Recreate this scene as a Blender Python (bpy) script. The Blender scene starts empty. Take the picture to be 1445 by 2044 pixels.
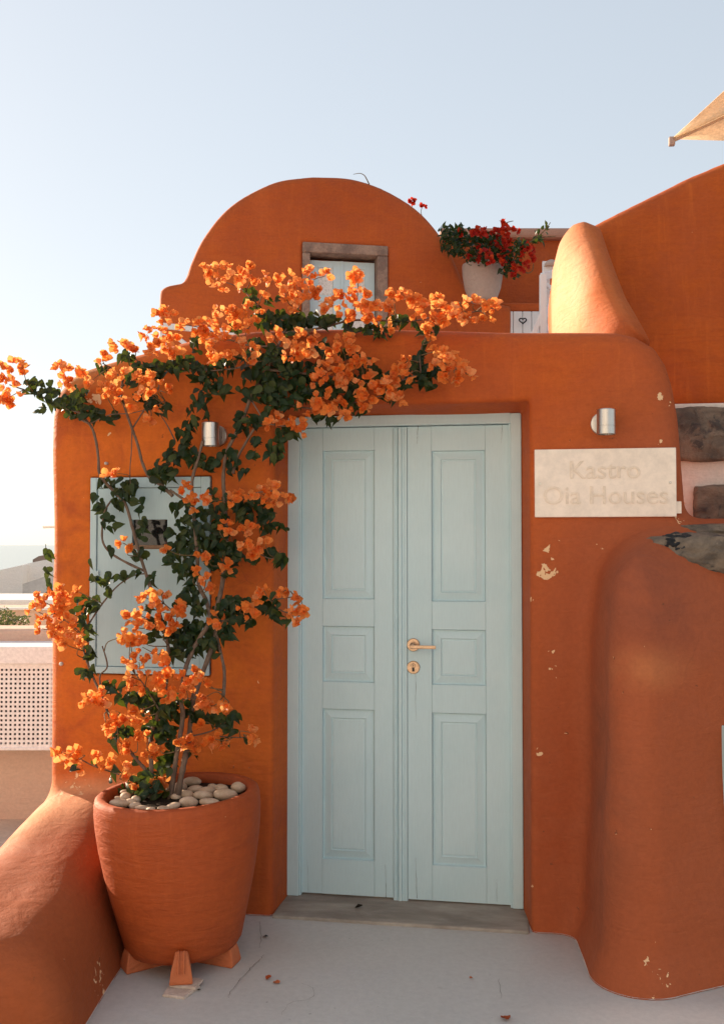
import bpy, bmesh, math, random
import numpy as np
from mathutils import Vector, Matrix, Quaternion

scn = bpy.context.scene
COL = scn.collection

# ------------------------------------------------------------------ camera
W, H, FPX = 1445.0, 2044.0, 2000.0          # photograph size and focal length in its pixels
YAW, PITCH = math.radians(9.5), math.radians(1.80)
CAM = Vector((0.0, -3.83, 1.45))
cd = bpy.data.cameras.new('camera'); cam = bpy.data.objects.new('camera', cd); COL.objects.link(cam)
cd.sensor_fit = 'VERTICAL'; cd.sensor_height = 36.0; cd.lens = 36.0 * FPX / H
cd.clip_start = 0.05; cd.clip_end = 60000
cam.location = CAM; cam.rotation_euler = (math.radians(90) + PITCH, 0, YAW)
scn.camera = cam

# ------------------------------------------------------------------ light
SUN_AZ, SUN_EL = 60.0, 18.0                  # degrees left of the wall's inward normal, above horizon
w = bpy.data.worlds.new('World'); scn.world = w; w.use_nodes = True
nt = w.node_tree; nt.nodes.clear()
sky = nt.nodes.new('ShaderNodeTexSky'); sky.sky_type = 'NISHITA'; sky.sun_disc = False
sky.sun_elevation = math.radians(SUN_EL); sky.sun_rotation = math.radians(-SUN_AZ)
sky.air_density = 1.0; sky.dust_density = 0.6; sky.ozone_density = 1.0; sky.altitude = 100
bg = nt.nodes.new('ShaderNodeBackground'); bg.inputs['Strength'].default_value = 0.15
wo = nt.nodes.new('ShaderNodeOutputWorld')
hz = nt.nodes.new('ShaderNodeHueSaturation'); hz.inputs['Value'].default_value = 4.0; hz.inputs['Saturation'].default_value = 0.88     # thin haze: paler, more even
gm = nt.nodes.new('ShaderNodeGamma'); gm.inputs['Gamma'].default_value = 0.35
nt.links.new(sky.outputs[0], hz.inputs['Color']); nt.links.new(hz.outputs[0], gm.inputs['Color'])
nt.links.new(gm.outputs[0], bg.inputs[0]); nt.links.new(bg.outputs[0], wo.inputs[0])
sd = bpy.data.lights.new('sun', 'SUN'); sun = bpy.data.objects.new('sun', sd); COL.objects.link(sun)
sd.energy = 5.0; sd.angle = math.radians(0.6); sd.color = (1.0, 0.80, 0.58)
a, e = math.radians(SUN_AZ), math.radians(SUN_EL)
SUNV = Vector((-math.sin(a) * math.cos(e), math.cos(a) * math.cos(e), math.sin(e)))
sun.rotation_euler = SUNV.to_track_quat('Z', 'Y').to_euler()
scn.view_settings.view_transform = 'Standard'; scn.view_settings.look = 'None'
scn.view_settings.exposure = 1.10; scn.view_settings.gamma = 1.0; scn.view_settings.use_curve_mapping = False
scn.cycles.max_bounces = 10; scn.cycles.diffuse_bounces = 6; scn.cycles.transparent_max_bounces = 8
scn.cycles.sample_clamp_indirect = 8.0

# ------------------------------------------------------------------ measuring helpers
_R = cam.rotation_euler.to_matrix()
def ray(px, py):
    return _R @ Vector(((px - W / 2) / FPX, -(py - H / 2) / FPX, -1.0))
def PY(px, py, Y=0.0):
    """point of the plane y = Y seen at a pixel of the photograph"""
    d = ray(px, py); t = (Y - CAM.y) / d.y
    return CAM + d * t
def PZ(px, py, Z=0.0):
    d = ray(px, py); t = (Z - CAM.z) / d.z
    return CAM + d * t
def PD(px, py, depth):
    return CAM + ray(px, py) * depth
def PV(px, py, p0, yaw):
    """point of a vertical plane through p0 whose face runs along yaw"""
    n = Vector((-math.sin(yaw), math.cos(yaw), 0)); d = ray(px, py)
    return CAM + d * ((Vector(p0) - CAM).dot(n) / d.dot(n))

# ------------------------------------------------------------------ object helpers
def link(name, me, mat=None, parent=None, smooth=False):
    o = bpy.data.objects.new(name, me); COL.objects.link(o)
    if mat is not None and not me.materials: me.materials.append(mat)
    if smooth:
        me.polygons.foreach_set('use_smooth', [True] * len(me.polygons))
    if parent is not None: setp(o, parent)
    return o
_world = {}
def setp(o, p):
    o.parent = p
    m = Matrix.Identity(4); q = p
    m = world(p)
    o.matrix_parent_inverse = m.inverted()
def world(o):
    m = o.matrix_basis.copy()
    if o.parent is not None: m = world(o.parent) @ o.matrix_parent_inverse @ m
    return m
def tag(o, label, cat, group=None):
    o['label'] = label; o['category'] = cat
    if group: o['group'] = group
    return o
def thing(name, loc, label, cat, group=None):
    o = bpy.data.objects.new(name, None); COL.objects.link(o); o.location = loc
    o.empty_display_size = 0.1
    return tag(o, label, cat, group)
def kind(o, k): o['kind'] = k; return o
def mesh(name, verts, faces):
    me = bpy.data.meshes.new(name); me.from_pydata([tuple(v) for v in verts], [], faces); me.update(); return me
def from_bm(name, bm):
    me = bpy.data.meshes.new(name); bm.normal_update(); bm.to_mesh(me); bm.free(); return me
def np_mesh(name, V, F, normals=None, smooth=True):
    """V (n,3), F (m,4) or (m,3)"""
    me = bpy.data.meshes.new(name); k = F.shape[1]
    me.vertices.add(len(V)); me.vertices.foreach_set('co', np.asarray(V, np.float32).ravel())
    me.loops.add(F.size); me.loops.foreach_set('vertex_index', F.astype(np.int32).ravel())
    me.polygons.add(len(F)); me.polygons.foreach_set('loop_start', np.arange(0, F.size, k, dtype=np.int32))
    me.polygons.foreach_set('use_smooth', np.full(len(F), smooth))
    me.update(calc_edges=True); me.validate()
    if normals is not None:
        me.normals_split_custom_set_from_vertices([tuple(n) for n in normals])
    return me
def bm_box(bm, x0, x1, y0, y1, z0, z1, mat=Matrix.Identity(4)):
    r = bmesh.ops.create_cube(bm, size=1.0, matrix=mat @ Matrix.Translation(((x0+x1)/2, (y0+y1)/2, (z0+z1)/2)) @ Matrix.Diagonal((x1-x0, y1-y0, z1-z0, 1)))
    return r['verts']
def box(name, x0, x1, y0, y1, z0, z1, mat, parent=None, bevel=0.003, seg=2, M=Matrix.Identity(4), jitter=0.0, rnd=None):
    bm = bmesh.new(); bm_box(bm, x0, x1, y0, y1, z0, z1)
    if bevel: bmesh.ops.bevel(bm, geom=bm.edges[:], offset=bevel, segments=seg, affect='EDGES', profile=0.6)
    bm.transform(M)
    o = link(name, from_bm(name, bm), mat, parent)
    return o
def lathe(name, prof, mat, parent=None, n=64, M=Matrix.Identity(4), smooth=True, wob=0.0, cap=True):
    vs, fs = [], []
    for i, (r, z) in enumerate(prof):
        for k in range(n):
            t = 2 * math.pi * k / n
            rr = r * (1 + wob * (math.sin(2*t + 1.3 + z*3) * .6 + math.sin(3*t + z * 9) * .4))
            vs.append(M @ Vector((rr * math.cos(t), rr * math.sin(t), z)))
    for i in range(len(prof) - 1):
        for k in range(n):
            a_, b_ = i*n + k, i*n + (k+1) % n
            fs.append((a_, b_, b_ + n, a_ + n))
    if cap:
        if prof[0][0] > 1e-6: fs.append(tuple(range(n))[::-1])
        if prof[-1][0] > 1e-6: fs.append(tuple(range((len(prof)-1)*n, len(prof)*n)))
    return link(name, mesh(name, vs, fs), mat, parent, smooth)
def catmull(pts, sub=6):
    pts = [Vector(p) for p in pts]
    if len(pts) < 3: return [pts[0].lerp(pts[-1], i / sub) for i in range(sub + 1)]
    out = []
    for i in range(len(pts) - 1):
        p0 = pts[max(i-1, 0)]; p1 = pts[i]; p2 = pts[i+1]; p3 = pts[min(i+2, len(pts)-1)]
        for k in range(sub):
            t = k / sub
            out.append(0.5 * ((2*p1) + (p2-p0)*t + (2*p0-5*p1+4*p2-p3)*t*t + (-p0+3*p1-3*p2+p3)*t**3))
    out.append(pts[-1]); return out
def tube_geo(path, r0, r1, n=7, rnd=None, knob=0.0):
    vs, fs = [], []; up = Vector((0.3, -0.9, 0.2)).normalized(); m = len(path)
    for i, p in enumerate(path):
        t = (path[min(i+1, m-1)] - path[max(i-1, 0)])
        t = t.normalized() if t.length > 1e-9 else Vector((0, 0, 1))
        s = t.cross(up); s = s.normalized() if s.length > 1e-4 else Vector((1, 0, 0)); u = s.cross(t).normalized()
        r = r0 + (r1 - r0) * i / max(m-1, 1)
        if rnd and knob: r *= 1 + rnd.uniform(-knob, knob)
        for k in range(n):
            a_ = 2*math.pi*k/n
            vs.append(p + s * (math.cos(a_) * r) + u * (math.sin(a_) * r))
    for i in range(m-1):
        for k in range(n):
            fs.append((i*n+k, i*n+(k+1) % n, (i+1)*n+(k+1) % n, (i+1)*n+k))
    fs.append(tuple(range(n))[::-1]); fs.append(tuple(range((m-1)*n, m*n)))
    return vs, fs
def tube(name, pts, r0, r1, mat, parent=None, sub=6, n=7, rnd=None, knob=0.0):
    vs, fs = tube_geo(catmull(pts, sub), r0, r1, n, rnd, knob)
    return link(name, mesh(name, vs, fs), mat, parent, True)
def bar(name, a_, b_, wx, wy, mat, parent=None, bevel=0.003):
    """straight rectangular bar from a_ to b_"""
    a_, b_ = Vector(a_), Vector(b_); d = b_ - a_
    q = d.to_track_quat('Z', 'Y')
    M = Matrix.Translation(a_) @ q.to_matrix().to_4x4()
    return box(name, -wx/2, wx/2, -wy/2, wy/2, 0, d.length, mat, parent, bevel, 1, M)

# ------------------------------------------------------------------ material helpers
class NT:
    def __init__(s, name):
        s.m = bpy.data.materials.new(name); s.m.use_nodes = True; s.t = s.m.node_tree; s.t.nodes.clear()
        s.out = s.n('ShaderNodeOutputMaterial')
    def n(s, typ, **kw):
        x = s.t.nodes.new(typ)
        for k, v in kw.items(): setattr(x, k, v)
        return x
    def l(s, a_, b_): s.t.links.new(a_, b_)
    def pos(s):
        if not hasattr(s, '_p'): s._p = s.n('ShaderNodeNewGeometry').outputs['Position']
        return s._p
    def objco(s):
        if not hasattr(s, '_o'): s._o = s.n('ShaderNodeTexCoord').outputs['Object']
        return s._o
    def mapping(s, vec, scale=(1, 1, 1), rot=(0, 0, 0), loc=(0, 0, 0)):
        x = s.n('ShaderNodeMapping'); s.l(vec, x.inputs[0])
        x.inputs['Scale'].default_value = scale; x.inputs['Rotation'].default_value = rot; x.inputs['Location'].default_value = loc
        return x.outputs[0]
    def noise(s, vec, scale, detail=4, rough=0.55, dist=0.0):
        x = s.n('ShaderNodeTexNoise'); s.l(vec, x.inputs['Vector'])
        x.inputs['Scale'].default_value = scale; x.inputs['Detail'].default_value = detail
        x.inputs['Roughness'].default_value = rough; x.inputs['Distortion'].default_value = dist
        return x.outputs['Fac']
    def voro(s, vec, scale, feature='DISTANCE_TO_EDGE'):
        x = s.n('ShaderNodeTexVoronoi', feature=feature); s.l(vec, x.inputs['Vector']); x.inputs['Scale'].default_value = scale
        return x.outputs['Distance']
    def rng(s, v, a_, b_, c=0.0, d=1.0, smooth=True):
        x = s.n('ShaderNodeMapRange', interpolation_type='SMOOTHSTEP' if smooth else 'LINEAR'); s.l(v, x.inputs[0])
        for i, q in enumerate((a_, b_, c, d)): x.inputs[i+1].default_value = q
        return x.outputs[0]
    def math(s, op, a_, b_=None):
        x = s.n('ShaderNodeMath', operation=op)
        for i, q in enumerate((a_, b_)):
            if q is None: continue
            if isinstance(q, (int, float)): x.inputs[i].default_value = q
            else: s.l(q, x.inputs[i])
        return x.outputs[0]
    def mix(s, f, a_, b_, blend='MIX'):
        x = s.n('ShaderNodeMix', data_type='RGBA', blend_type=blend)
        for i, q in ((0, f), (6, a_), (7, b_)):
            if isinstance(q, (int, float)): x.inputs[i].default_value = q
            elif isinstance(q, tuple): x.inputs[i].default_value = (*q, 1) if len(q) == 3 else q
            else: s.l(q, x.inputs[i])
        return x.outputs[2]
    def near(s, c, r0, r1, sc=(1, 1, 1)):
        """1 at point c fading to 0 between r0 and r1 (world metres)"""
        v = s.n('ShaderNodeVectorMath', operation='SUBTRACT'); s.l(s.pos(), v.inputs[0]); v.inputs[1].default_value = tuple(c)
        v2 = s.n('ShaderNodeVectorMath', operation='MULTIPLY'); s.l(v.outputs[0], v2.inputs[0]); v2.inputs[1].default_value = sc
        v3 = s.n('ShaderNodeVectorMath', operation='LENGTH'); s.l(v2.outputs[0], v3.inputs[0])
        return s.rng(v3.outputs['Value'], r0, r1, 1.0, 0.0)
    def bump(s, h, strength, dist, prev=None):
        x = s.n('ShaderNodeBump'); s.l(h, x.inputs['Height']); x.inputs['Strength'].default_value = strength; x.inputs['Distance'].default_value = dist
        if prev is not None: s.l(prev, x.inputs['Normal'])
        return x.outputs[0]
    def bsdf(s, color, rough=0.8, spec=0.3, metal=0.0, normal=None, coat=0.0):
        x = s.n('ShaderNodeBsdfPrincipled')
        for k, q in (('Base Color', color), ('Roughness', rough)):
            if isinstance(q, (int, float)): x.inputs[k].default_value = q
            elif isinstance(q, tuple): x.inputs[k].default_value = (*q, 1)
            else: s.l(q, x.inputs[k])
        x.inputs['Specular IOR Level'].default_value = spec; x.inputs['Metallic'].default_value = metal
        if coat: x.inputs['Coat Weight'].default_value = coat
        if normal is not None: s.l(normal, x.inputs['Normal'])
        s.b = x; s.l(x.outputs[0], s.out.inputs[0]); return x

CHIPS = []       # (centre, radius, threshold) of flaked-paint places, filled below
def chip_spots():
    P = lambda x, y, r, t=0.54: CHIPS.append((PY(x, y, 0.0), r * 3.8 / 2000, t))
    P(1095, 1096, 20, .53); P(1088, 1142, 24, .50); P(1112, 1084, 12, .5); P(1105, 1140, 14, .5); P(1098, 1118, 10, .48); P(1322, 792, 14, .47); P(1336, 800, 20, .60)
    P(1345, 1045, 30, .60); P(1202, 1085, 24, .58); P(1295, 1062, 22, .60); P(1090, 1298, 22, .60); P(1100, 1345, 34, .63)
    P(185, 800, 26, .56); P(1180, 1280, 16, .56); P(1075, 1500, 14, .56); P(640, 1740, 10, .55); P(1060, 1200, 12, .55); P(1310, 880, 16, .58); P(250, 1440, 14, .58); P(520, 1360, 10, .54); P(172, 1000, 20, .57); P(212, 860, 20, .60)
    CHIPS.append((PY(1255, 1928, -.53), .05, .53)); CHIPS.append((PY(1245, 1325, -.3), .07, .58)); CHIPS.append((PY(1300, 1990, -.5), .2, .66))
    CHIPS.append((PZ(190, 1960, .05), .09, .60)); CHIPS.append((PY(1062, 1780, 0), .06, .6))
    CHIPS.append((PY(150, 1580, 0), .12, .62))
chip_spots()

def plaster(name, c1, c2, c3, chips=False, rough=0.82, seed=0.0, stains_and_light=(), grain=1.0, brush=1.0, bright=()):
    s = NT(name); p = s.mapping(s.pos(), loc=(seed, seed * .7, seed * 1.3))
    big = s.noise(p, 0.9, 5, .6, .4); mid = s.noise(p, 4.2, 6, .65, .8)
    st = s.noise(s.mapping(p, scale=(2.2, 2.2, 16), rot=(0, math.radians(6), 0)), 1.6, 6, .7, .6)
    sv = s.noise(s.mapping(p, scale=(20, 20, 1.6)), 1.3, 5, .7, .5)
    fine = s.noise(p, 55, 5, .7); fine2 = s.noise(p, 170, 3, .7)
    c = s.mix(s.rng(big, .34, .66), c1, c2)
    c = s.mix(s.math('MULTIPLY', s.rng(mid, .38, .72), .30), c, c3)
    c = s.mix(s.math('MULTIPLY', s.rng(st, .45, .72), .42 * brush), c, c2)
    c = s.mix(s.math('MULTIPLY', s.rng(sv, .50, .78), .36 * brush), c, c3)
    for cen, r0, r1, sc, colr, amt in stains_and_light:
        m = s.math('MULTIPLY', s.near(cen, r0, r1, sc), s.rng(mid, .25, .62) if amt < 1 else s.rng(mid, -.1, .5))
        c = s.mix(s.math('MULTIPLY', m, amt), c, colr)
    hs = s.n('ShaderNodeHueSaturation'); s.l(c, hs.inputs['Color']); s.l(s.rng(fine, .25, .75, .92, 1.07), hs.inputs['Value']); c = hs.outputs[0]
    speck = s.rng(s.noise(p, 34, 3, .5), .735, .76); c = s.mix(s.math('MULTIPLY', speck, .7), c, (.16, .05, .02))
    speck2 = s.rng(s.noise(s.mapping(p, loc=(7, 3, 1)), 26, 3, .6), .755, .775); c = s.mix(s.math('MULTIPLY', speck2, .6), c, (.72, .40, .20))
    wv_ = s.n('ShaderNodeVectorMath', operation='ADD'); nz_ = s.n('ShaderNodeTexNoise'); s.l(p, nz_.inputs['Vector']); nz_.inputs['Scale'].default_value = 3.0; nz_.inputs['Detail'].default_value = 5
    sc_ = s.n('ShaderNodeVectorMath', operation='SCALE'); s.l(nz_.outputs['Color'], sc_.inputs[0]); sc_.inputs['Scale'].default_value = .35
    s.l(p, wv_.inputs[0]); s.l(sc_.outputs[0], wv_.inputs[1])
    ck = s.math('MULTIPLY', s.rng(s.voro(wv_.outputs[0], 1.5), .0, .0045, 1.0, 0.0), s.rng(big, .50, .62))
    c = s.mix(s.math('MULTIPLY', ck, .35 * grain), c, (.18, .05, .02))
    tw_ = s.noise(s.mapping(p, scale=(1.3, 1.3, 4.5), rot=(0, .5, 0)), 5.5, 3, .5, 1.5)
    h = s.math('ADD', s.math('MULTIPLY', fine, .5), s.math('MULTIPLY', fine2, .28))
    if chips:
        tot = None
        cn = s.noise(s.mapping(s.pos(), scale=(1, 1, 1)), 34, 3, .6, .4)
        for cen, r, th in CHIPS:
            m = s.rng(s.math('ADD', cn, s.math('MULTIPLY', s.math('SUBTRACT', s.near(cen, r * .5, r * 1.15), 1.0), .3)), th, th + .010)
            tot = m if tot is None else s.math('MAXIMUM', tot, m)
        c = s.mix(tot, c, (.78, .50, .28))
        h = s.math('SUBTRACT', h, s.math('MULTIPLY', tot, .35))
    nb = s.bump(s.math('ADD', s.math('ADD', s.math('MULTIPLY', mid, .7), s.math('MULTIPLY', tw_, .6)), s.math('MULTIPLY', st, .35)), .40, .02)
    nb = s.bump(h, .42 * grain, .006, nb)
    s.bsdf(c, s.rng(mid, .3, .7, rough - .1, rough + .06), .32, normal=nb)
    return s.m

def wood_paint(name, c1, c2, wear=(.62, .66, .62), scale=1.0, crack=1.0):
    s = NT(name); p = s.pos()
    g = s.noise(s.mapping(p, scale=(9, 9, .9)), 3.0 * scale, 6, .65, .4)
    b = s.noise(p, 2.6, 5, .6, .3); f = s.noise(s.mapping(p, scale=(60, 60, 5)), 3.0, 4, .7)
    m2 = s.noise(p, 9, 5, .65)
    c = s.mix(s.rng(b, .33, .67), c1, c2)
    c = s.mix(s.math('MULTIPLY', s.rng(g, .45, .9), .10), c, wear)
    c = s.mix(s.math('MULTIPLY', s.rng(m2, .55, .75), .25), c, wear)
    dk = s.rng(s.noise(s.mapping(p, scale=(11, 11, .55), loc=(3, 1, 4)), 3.2, 3, .5), .705, .716)
    c = s.mix(s.math('MULTIPLY', dk, .0 * crack), c, (.06, .09, .09))
    hs = s.n('ShaderNodeHueSaturation'); s.l(c, hs.inputs['Color']); s.l(s.rng(f, .25, .75, .97, 1.03), hs.inputs['Value'])
    nb = s.bump(s.math('SUBTRACT', s.math('ADD', f, s.math('MULTIPLY', g, .8)), s.math('MULTIPLY', dk, 0)), .10, .004)
    s.bsdf(hs.outputs[0], s.rng(m2, .3, .7, .42, .62), .4, normal=nb)
    return s.m

def simple(name, c1, c2, scale=12.0, rough=.6, spec=.4, metal=0.0, bump=.15, bdist=.004, detail=5, coords='pos', stretch=(1, 1, 1)):
    s = NT(name); p = s.mapping(s.pos() if coords == 'pos' else s.objco(), scale=stretch)
    n = s.noise(p, scale, detail, .62, .3); f = s.noise(p, scale * 7, 4, .65)
    c = s.mix(s.rng(n, .32, .68), c1, c2)
    hs = s.n('ShaderNodeHueSaturation'); s.l(c, hs.inputs['Color']); s.l(s.rng(f, .25, .75, .88, 1.1), hs.inputs['Value'])
    s.bsdf(hs.outputs[0], s.rng(f, .3, .7, max(rough - .08, .05), min(rough + .08, 1)), spec, metal, s.bump(s.math('ADD', f, n), bump, bdist))
    return s.m

def petal(name, cols, trans, tw=.5, rough=.55, spec=.3, vein=True):
    """thin leaf or bract: colour varies by the 'tint' attribute of each piece; light passes through"""
    s = NT(name)
    at = s.n('ShaderNodeAttribute', attribute_name='tint'); t = at.outputs['Fac']
    oi = s.n('ShaderNodeObjectInfo'); t2 = s.math('FRACT', s.math('ADD', t, oi.outputs['Random']))
    r = s.n('ShaderNodeValToRGB'); s.l(t2, r.inputs[0]); el = r.color_ramp.elements
    while len(el) < len(cols): el.new(.5)
    for i, cc in enumerate(cols): el[i].position = i / (len(cols) - 1); el[i].color = (*cc, 1)
    n = s.noise(s.pos(), 70, 3, .6)
    hs = s.n('ShaderNodeHueSaturation'); s.l(r.outputs[0], hs.inputs['Color']); s.l(s.rng(n, .3, .7, .82, 1.15), hs.inputs['Value'])
    b = s.bsdf(hs.outputs[0], rough, spec, normal=s.bump(n, .3, .004))
    tr = s.n('ShaderNodeBsdfTranslucent'); s.l(s.mix(.5, hs.outputs[0], trans), tr.inputs[0])
    mx = s.n('ShaderNodeMixShader'); mx.inputs[0].default_value = tw
    s.l(b.outputs[0], mx.inputs[1]); s.l(tr.outputs[0], mx.inputs[2]); s.l(mx.outputs[0], s.out.inputs[0])
    return s.m

# ------------------------------------------------------------------ signed-distance masonry
def poly_sd(px, pz, pts):
    d = None; sgn = None; n = len(pts)
    for i in range(n):
        ax, az = pts[i]; bx, bz = pts[(i - 1) % n]
        ex, ez = bx - ax, bz - az; wx, wz = px - ax, pz - az
        t = np.clip((wx*ex + wz*ez) / (ex*ex + ez*ez + 1e-12), 0, 1)
        dx, dz = wx - ex*t, wz - ez*t; q = dx*dx + dz*dz
        d = q if d is None else np.minimum(d, q)
        c1 = pz >= az; c2 = pz < bz; c3 = ex*wz > ez*wx
        flip = (c1 & c2 & c3) | (~c1 & ~c2 & ~c3)
        s_ = np.where(flip, -1.0, 1.0); sgn = s_ if sgn is None else sgn * s_
    return sgn * np.sqrt(d)
def smax(a_, b_, k):
    h = np.clip(0.5 + 0.5 * (a_ - b_) / k, 0, 1); return b_ + (a_ - b_) * h + k * h * (1 - h)
def smin(a_, b_, k): return -smax(-a_, -b_, k)
def rext(d2, dy, r):
    """extrusion of a 2-d shape with its edges rounded by r"""
    u = np.maximum(d2 + r, 0); v = np.maximum(dy + r, 0)
    return np.sqrt(u*u + v*v) + np.minimum(np.maximum(d2 + r, dy + r), 0) - r
def lump(x, y, z, s=1.0):
    return (np.sin(x*2.1*s + 1.3) * np.sin(z*2.7*s + .4) + .6*np.sin(x*5.3*s + z*3.1*s) * np.sin(y*4.1*s + z*4.7*s + 2)
            + .35*np.sin(x*11.*s + 1 + z*2*s) * np.sin(z*9.*s + y*8*s))
def surface_nets(f, lo, hi, h):
    lo = np.array(lo, float); n = np.ceil((np.array(hi) - lo) / h).astype(int) + 1
    ax = [lo[i] + h * np.arange(n[i]) for i in range(3)]
    X, Y, Z = ax[0][:, None, None], ax[1][None, :, None], ax[2][None, None, :]
    F = np.broadcast_to(f(X, Y, Z), tuple(n)).astype(np.float32)
    S = F < 0
    cs = np.zeros(tuple(n - 1), np.int8)
    for i in (0, 1):
        for j in (0, 1):
            for k in (0, 1):
                cs += S[i:n[0]-1+i, j:n[1]-1+j, k:n[2]-1+k]
    act = (cs > 0) & (cs < 8); idx = -np.ones(act.shape, np.int64); ci = np.argwhere(act)
    idx[act] = np.arange(len(ci))
    acc = np.zeros((len(ci), 3)); cnt = np.zeros(len(ci))
    cor = [(i, j, k) for i in (0, 1) for j in (0, 1) for k in (0, 1)]
    val = {c: F[ci[:, 0]+c[0], ci[:, 1]+c[1], ci[:, 2]+c[2]].astype(float) for c in cor}
    for c in cor:
        for a_ in range(3):
            if c[a_]: continue
            c2 = list(c); c2[a_] = 1; c2 = tuple(c2); v0, v1 = val[c], val[c2]
            m = (v0 < 0) != (v1 < 0); t = np.where(m, v0 / np.where(m, v0 - v1, 1), 0)
            p = np.array(c, float)[None].repeat(len(ci), 0); p[:, a_] += t
            acc += p * m[:, None]; cnt += m
    V = lo + h * (ci + acc / cnt[:, None])
    quads = []
    for a_ in range(3):
        b_, c_ = (a_+1) % 3, (a_+2) % 3
        sl0 = [slice(None)]*3; sl1 = [slice(None)]*3; sl0[a_] = slice(0, -1); sl1[a_] = slice(1, None)
        s0, s1 = S[tuple(sl0)], S[tuple(sl1)]; e_ = np.argwhere(s0 != s1)
        ok = (e_[:, b_] > 0) & (e_[:, c_] > 0) & (e_[:, b_] < n[b_]-1) & (e_[:, c_] < n[c_]-1); e_ = e_[ok]
        q = []
        for (db, dc) in ((-1, -1), (0, -1), (0, 0), (-1, 0)):
            t = e_.copy(); t[:, b_] += db; t[:, c_] += dc
            q.append(idx[t[:, 0], t[:, 1], t[:, 2]])
        q = np.stack(q, 1); fl = ~S[e_[:, 0], e_[:, 1], e_[:, 2]]; q[fl] = q[fl][:, ::-1]
        quads.append(q)
    Q = np.concatenate(quads); Q = Q[(Q >= 0).all(1)]
    ff = lambda P: np.asarray(f(P[:, 0], P[:, 1], P[:, 2]), float)
    def grad(P, e_=h * .35):
        g = np.empty_like(P)
        for i in range(3):
            d = np.zeros(3); d[i] = e_; g[:, i] = ff(P + d) - ff(P - d)
        return g / (2*e_)
    for _ in range(2):
        g = grad(V); l2 = (g*g).sum(1) + 1e-9; st = (ff(V) / l2)[:, None] * g
        ln = np.linalg.norm(st, axis=1)[:, None]; V = V - st * np.minimum(1, .5*h / np.maximum(ln, 1e-9))
    g = grad(V, h * .6); N = g / (np.linalg.norm(g, axis=1)[:, None] + 1e-9)
    return V, Q, N
def sub_mesh(name, V, Q, N, fm):
    q = Q[fm]; u, inv = np.unique(q, return_inverse=True)
    return np_mesh(name, V[u], inv.reshape(q.shape), N[u])
# ------------------------------------------------------------------ materials
C1, C2, C3 = (.51, .100, .014), (.38, .066, .011), (.60, .132, .019)
M_wall = plaster('orange_plaster', C1, C2, C3, True, brush=1.3, grain=1.3, stains_and_light=(
    (PY(190, 745, .1), .04, .16, (1, .5, 1.3), (.42, .30, .10), .85),
    (PY(300, 1150, 0), .30, .85, (1.1, .8, .55), (.72, .172, .018), .7),  # yellower paint at the left, brightened in place of warm bounce light
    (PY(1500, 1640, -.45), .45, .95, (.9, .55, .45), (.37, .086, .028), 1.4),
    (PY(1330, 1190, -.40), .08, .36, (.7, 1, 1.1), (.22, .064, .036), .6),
    (PY(1215, 1560, -.25), .03, .24, (1.3, .6, .28), (.24, .072, .034), .8),  # dark strip in the buttress corner: painted shade with some soot
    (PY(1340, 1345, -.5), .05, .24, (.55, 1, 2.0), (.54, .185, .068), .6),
    (PY(1100, 1640, 0), .05, .40, (1.6, 1, .6), (.34, .066, .018), .7),  # painted shade low on the wall right of the door
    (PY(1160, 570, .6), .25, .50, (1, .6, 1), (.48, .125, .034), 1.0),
    (PY(1135, 600, .65), .08, .30, (2.2, .45, .75), (.74, .36, .19), 1.0),  # sun highlight painted on the parapet end's left flank
    (PZ(75, 1680, .43), .18, .42, (.8, .38, 2.8), (.70, .32, .16), 1.0),  # sun highlight painted along the low wall's top
    (PZ(130, 1900, .12), .25, .55, (.8, .45, 1.0), (.31, .070, .018), 1.3)))  # low wall's inner face: dirt, darkened further as painted shade
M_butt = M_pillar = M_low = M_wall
M_house = plaster('house_plaster', (.49, .100, .017), (.37, .070, .014), (.56, .128, .022), False, seed=5.7, grain=.7)
M_big = plaster('tall_wall_plaster', (.48, .094, .011), (.36, .064, .010), (.57, .124, .015), False, seed=9.2, grain=.8, brush=1.5)
M_door = wood_paint('pale_blue_paint', (.54, .685, .72), (.495, .65, .69), (.61, .715, .73))
M_cab = wood_paint('cabinet_blue_paint', (.46, .60, .64), (.41, .56, .61), (.56, .66, .68), crack=.6)
M_white = wood_paint('white_paint', (.72, .73, .73), (.66, .69, .70), (.78, .77, .74), crack=.3)
M_whitewash = plaster('whitewash', (.80, .78, .75), (.72, .72, .71), (.84, .81, .76), seed=4.4, grain=.5)
M_beige = plaster('beige_render', (.66, .47, .36), (.60, .42, .32), (.70, .51, .40), seed=1.4, grain=.4)
M_marble = simple('marble_plaque', (.86, .73, .62), (.83, .70, .585), 3, .45, .4, bump=.05)
M_terra = plaster('terracotta', (.38, .068, .012), (.28, .047, .009), (.47, .098, .020), False, seed=6.1, grain=.35, brush=1.3, rough=.72)
M_foot = plaster('terracotta_foot', (.54, .150, .055), (.46, .12, .045), (.60, .19, .075), False, seed=8.1, grain=.5, rough=.75)
M_pot = plaster('pale_pot_clay', (.47, .36, .30), (.43, .33, .275), (.51, .40, .34), False, seed=2.9, grain=.4)
M_steel = simple('brushed_steel', (.62, .58, .54), (.50, .47, .44), 40, .33, .5, 1.0, .08, .001, stretch=(1, 1, .05))
M_copper = simple('worn_bronze', (.60, .40, .27), (.48, .32, .21), 30, .34, .5, 1.0, .06, .001)
M_dark = simple('dark_metal', (.02, .02, .022), (.035, .033, .03), 20, .6, .3, 0, .1)
M_peb = simple('pale_pebble', (.56, .41, .29), (.42, .28, .18), 28, .6, .4, 0, .12, .002)
M_soil = simple('soil', (.025, .016, .010), (.05, .032, .02), 60, .95, .1, 0, .9, .01)
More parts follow.
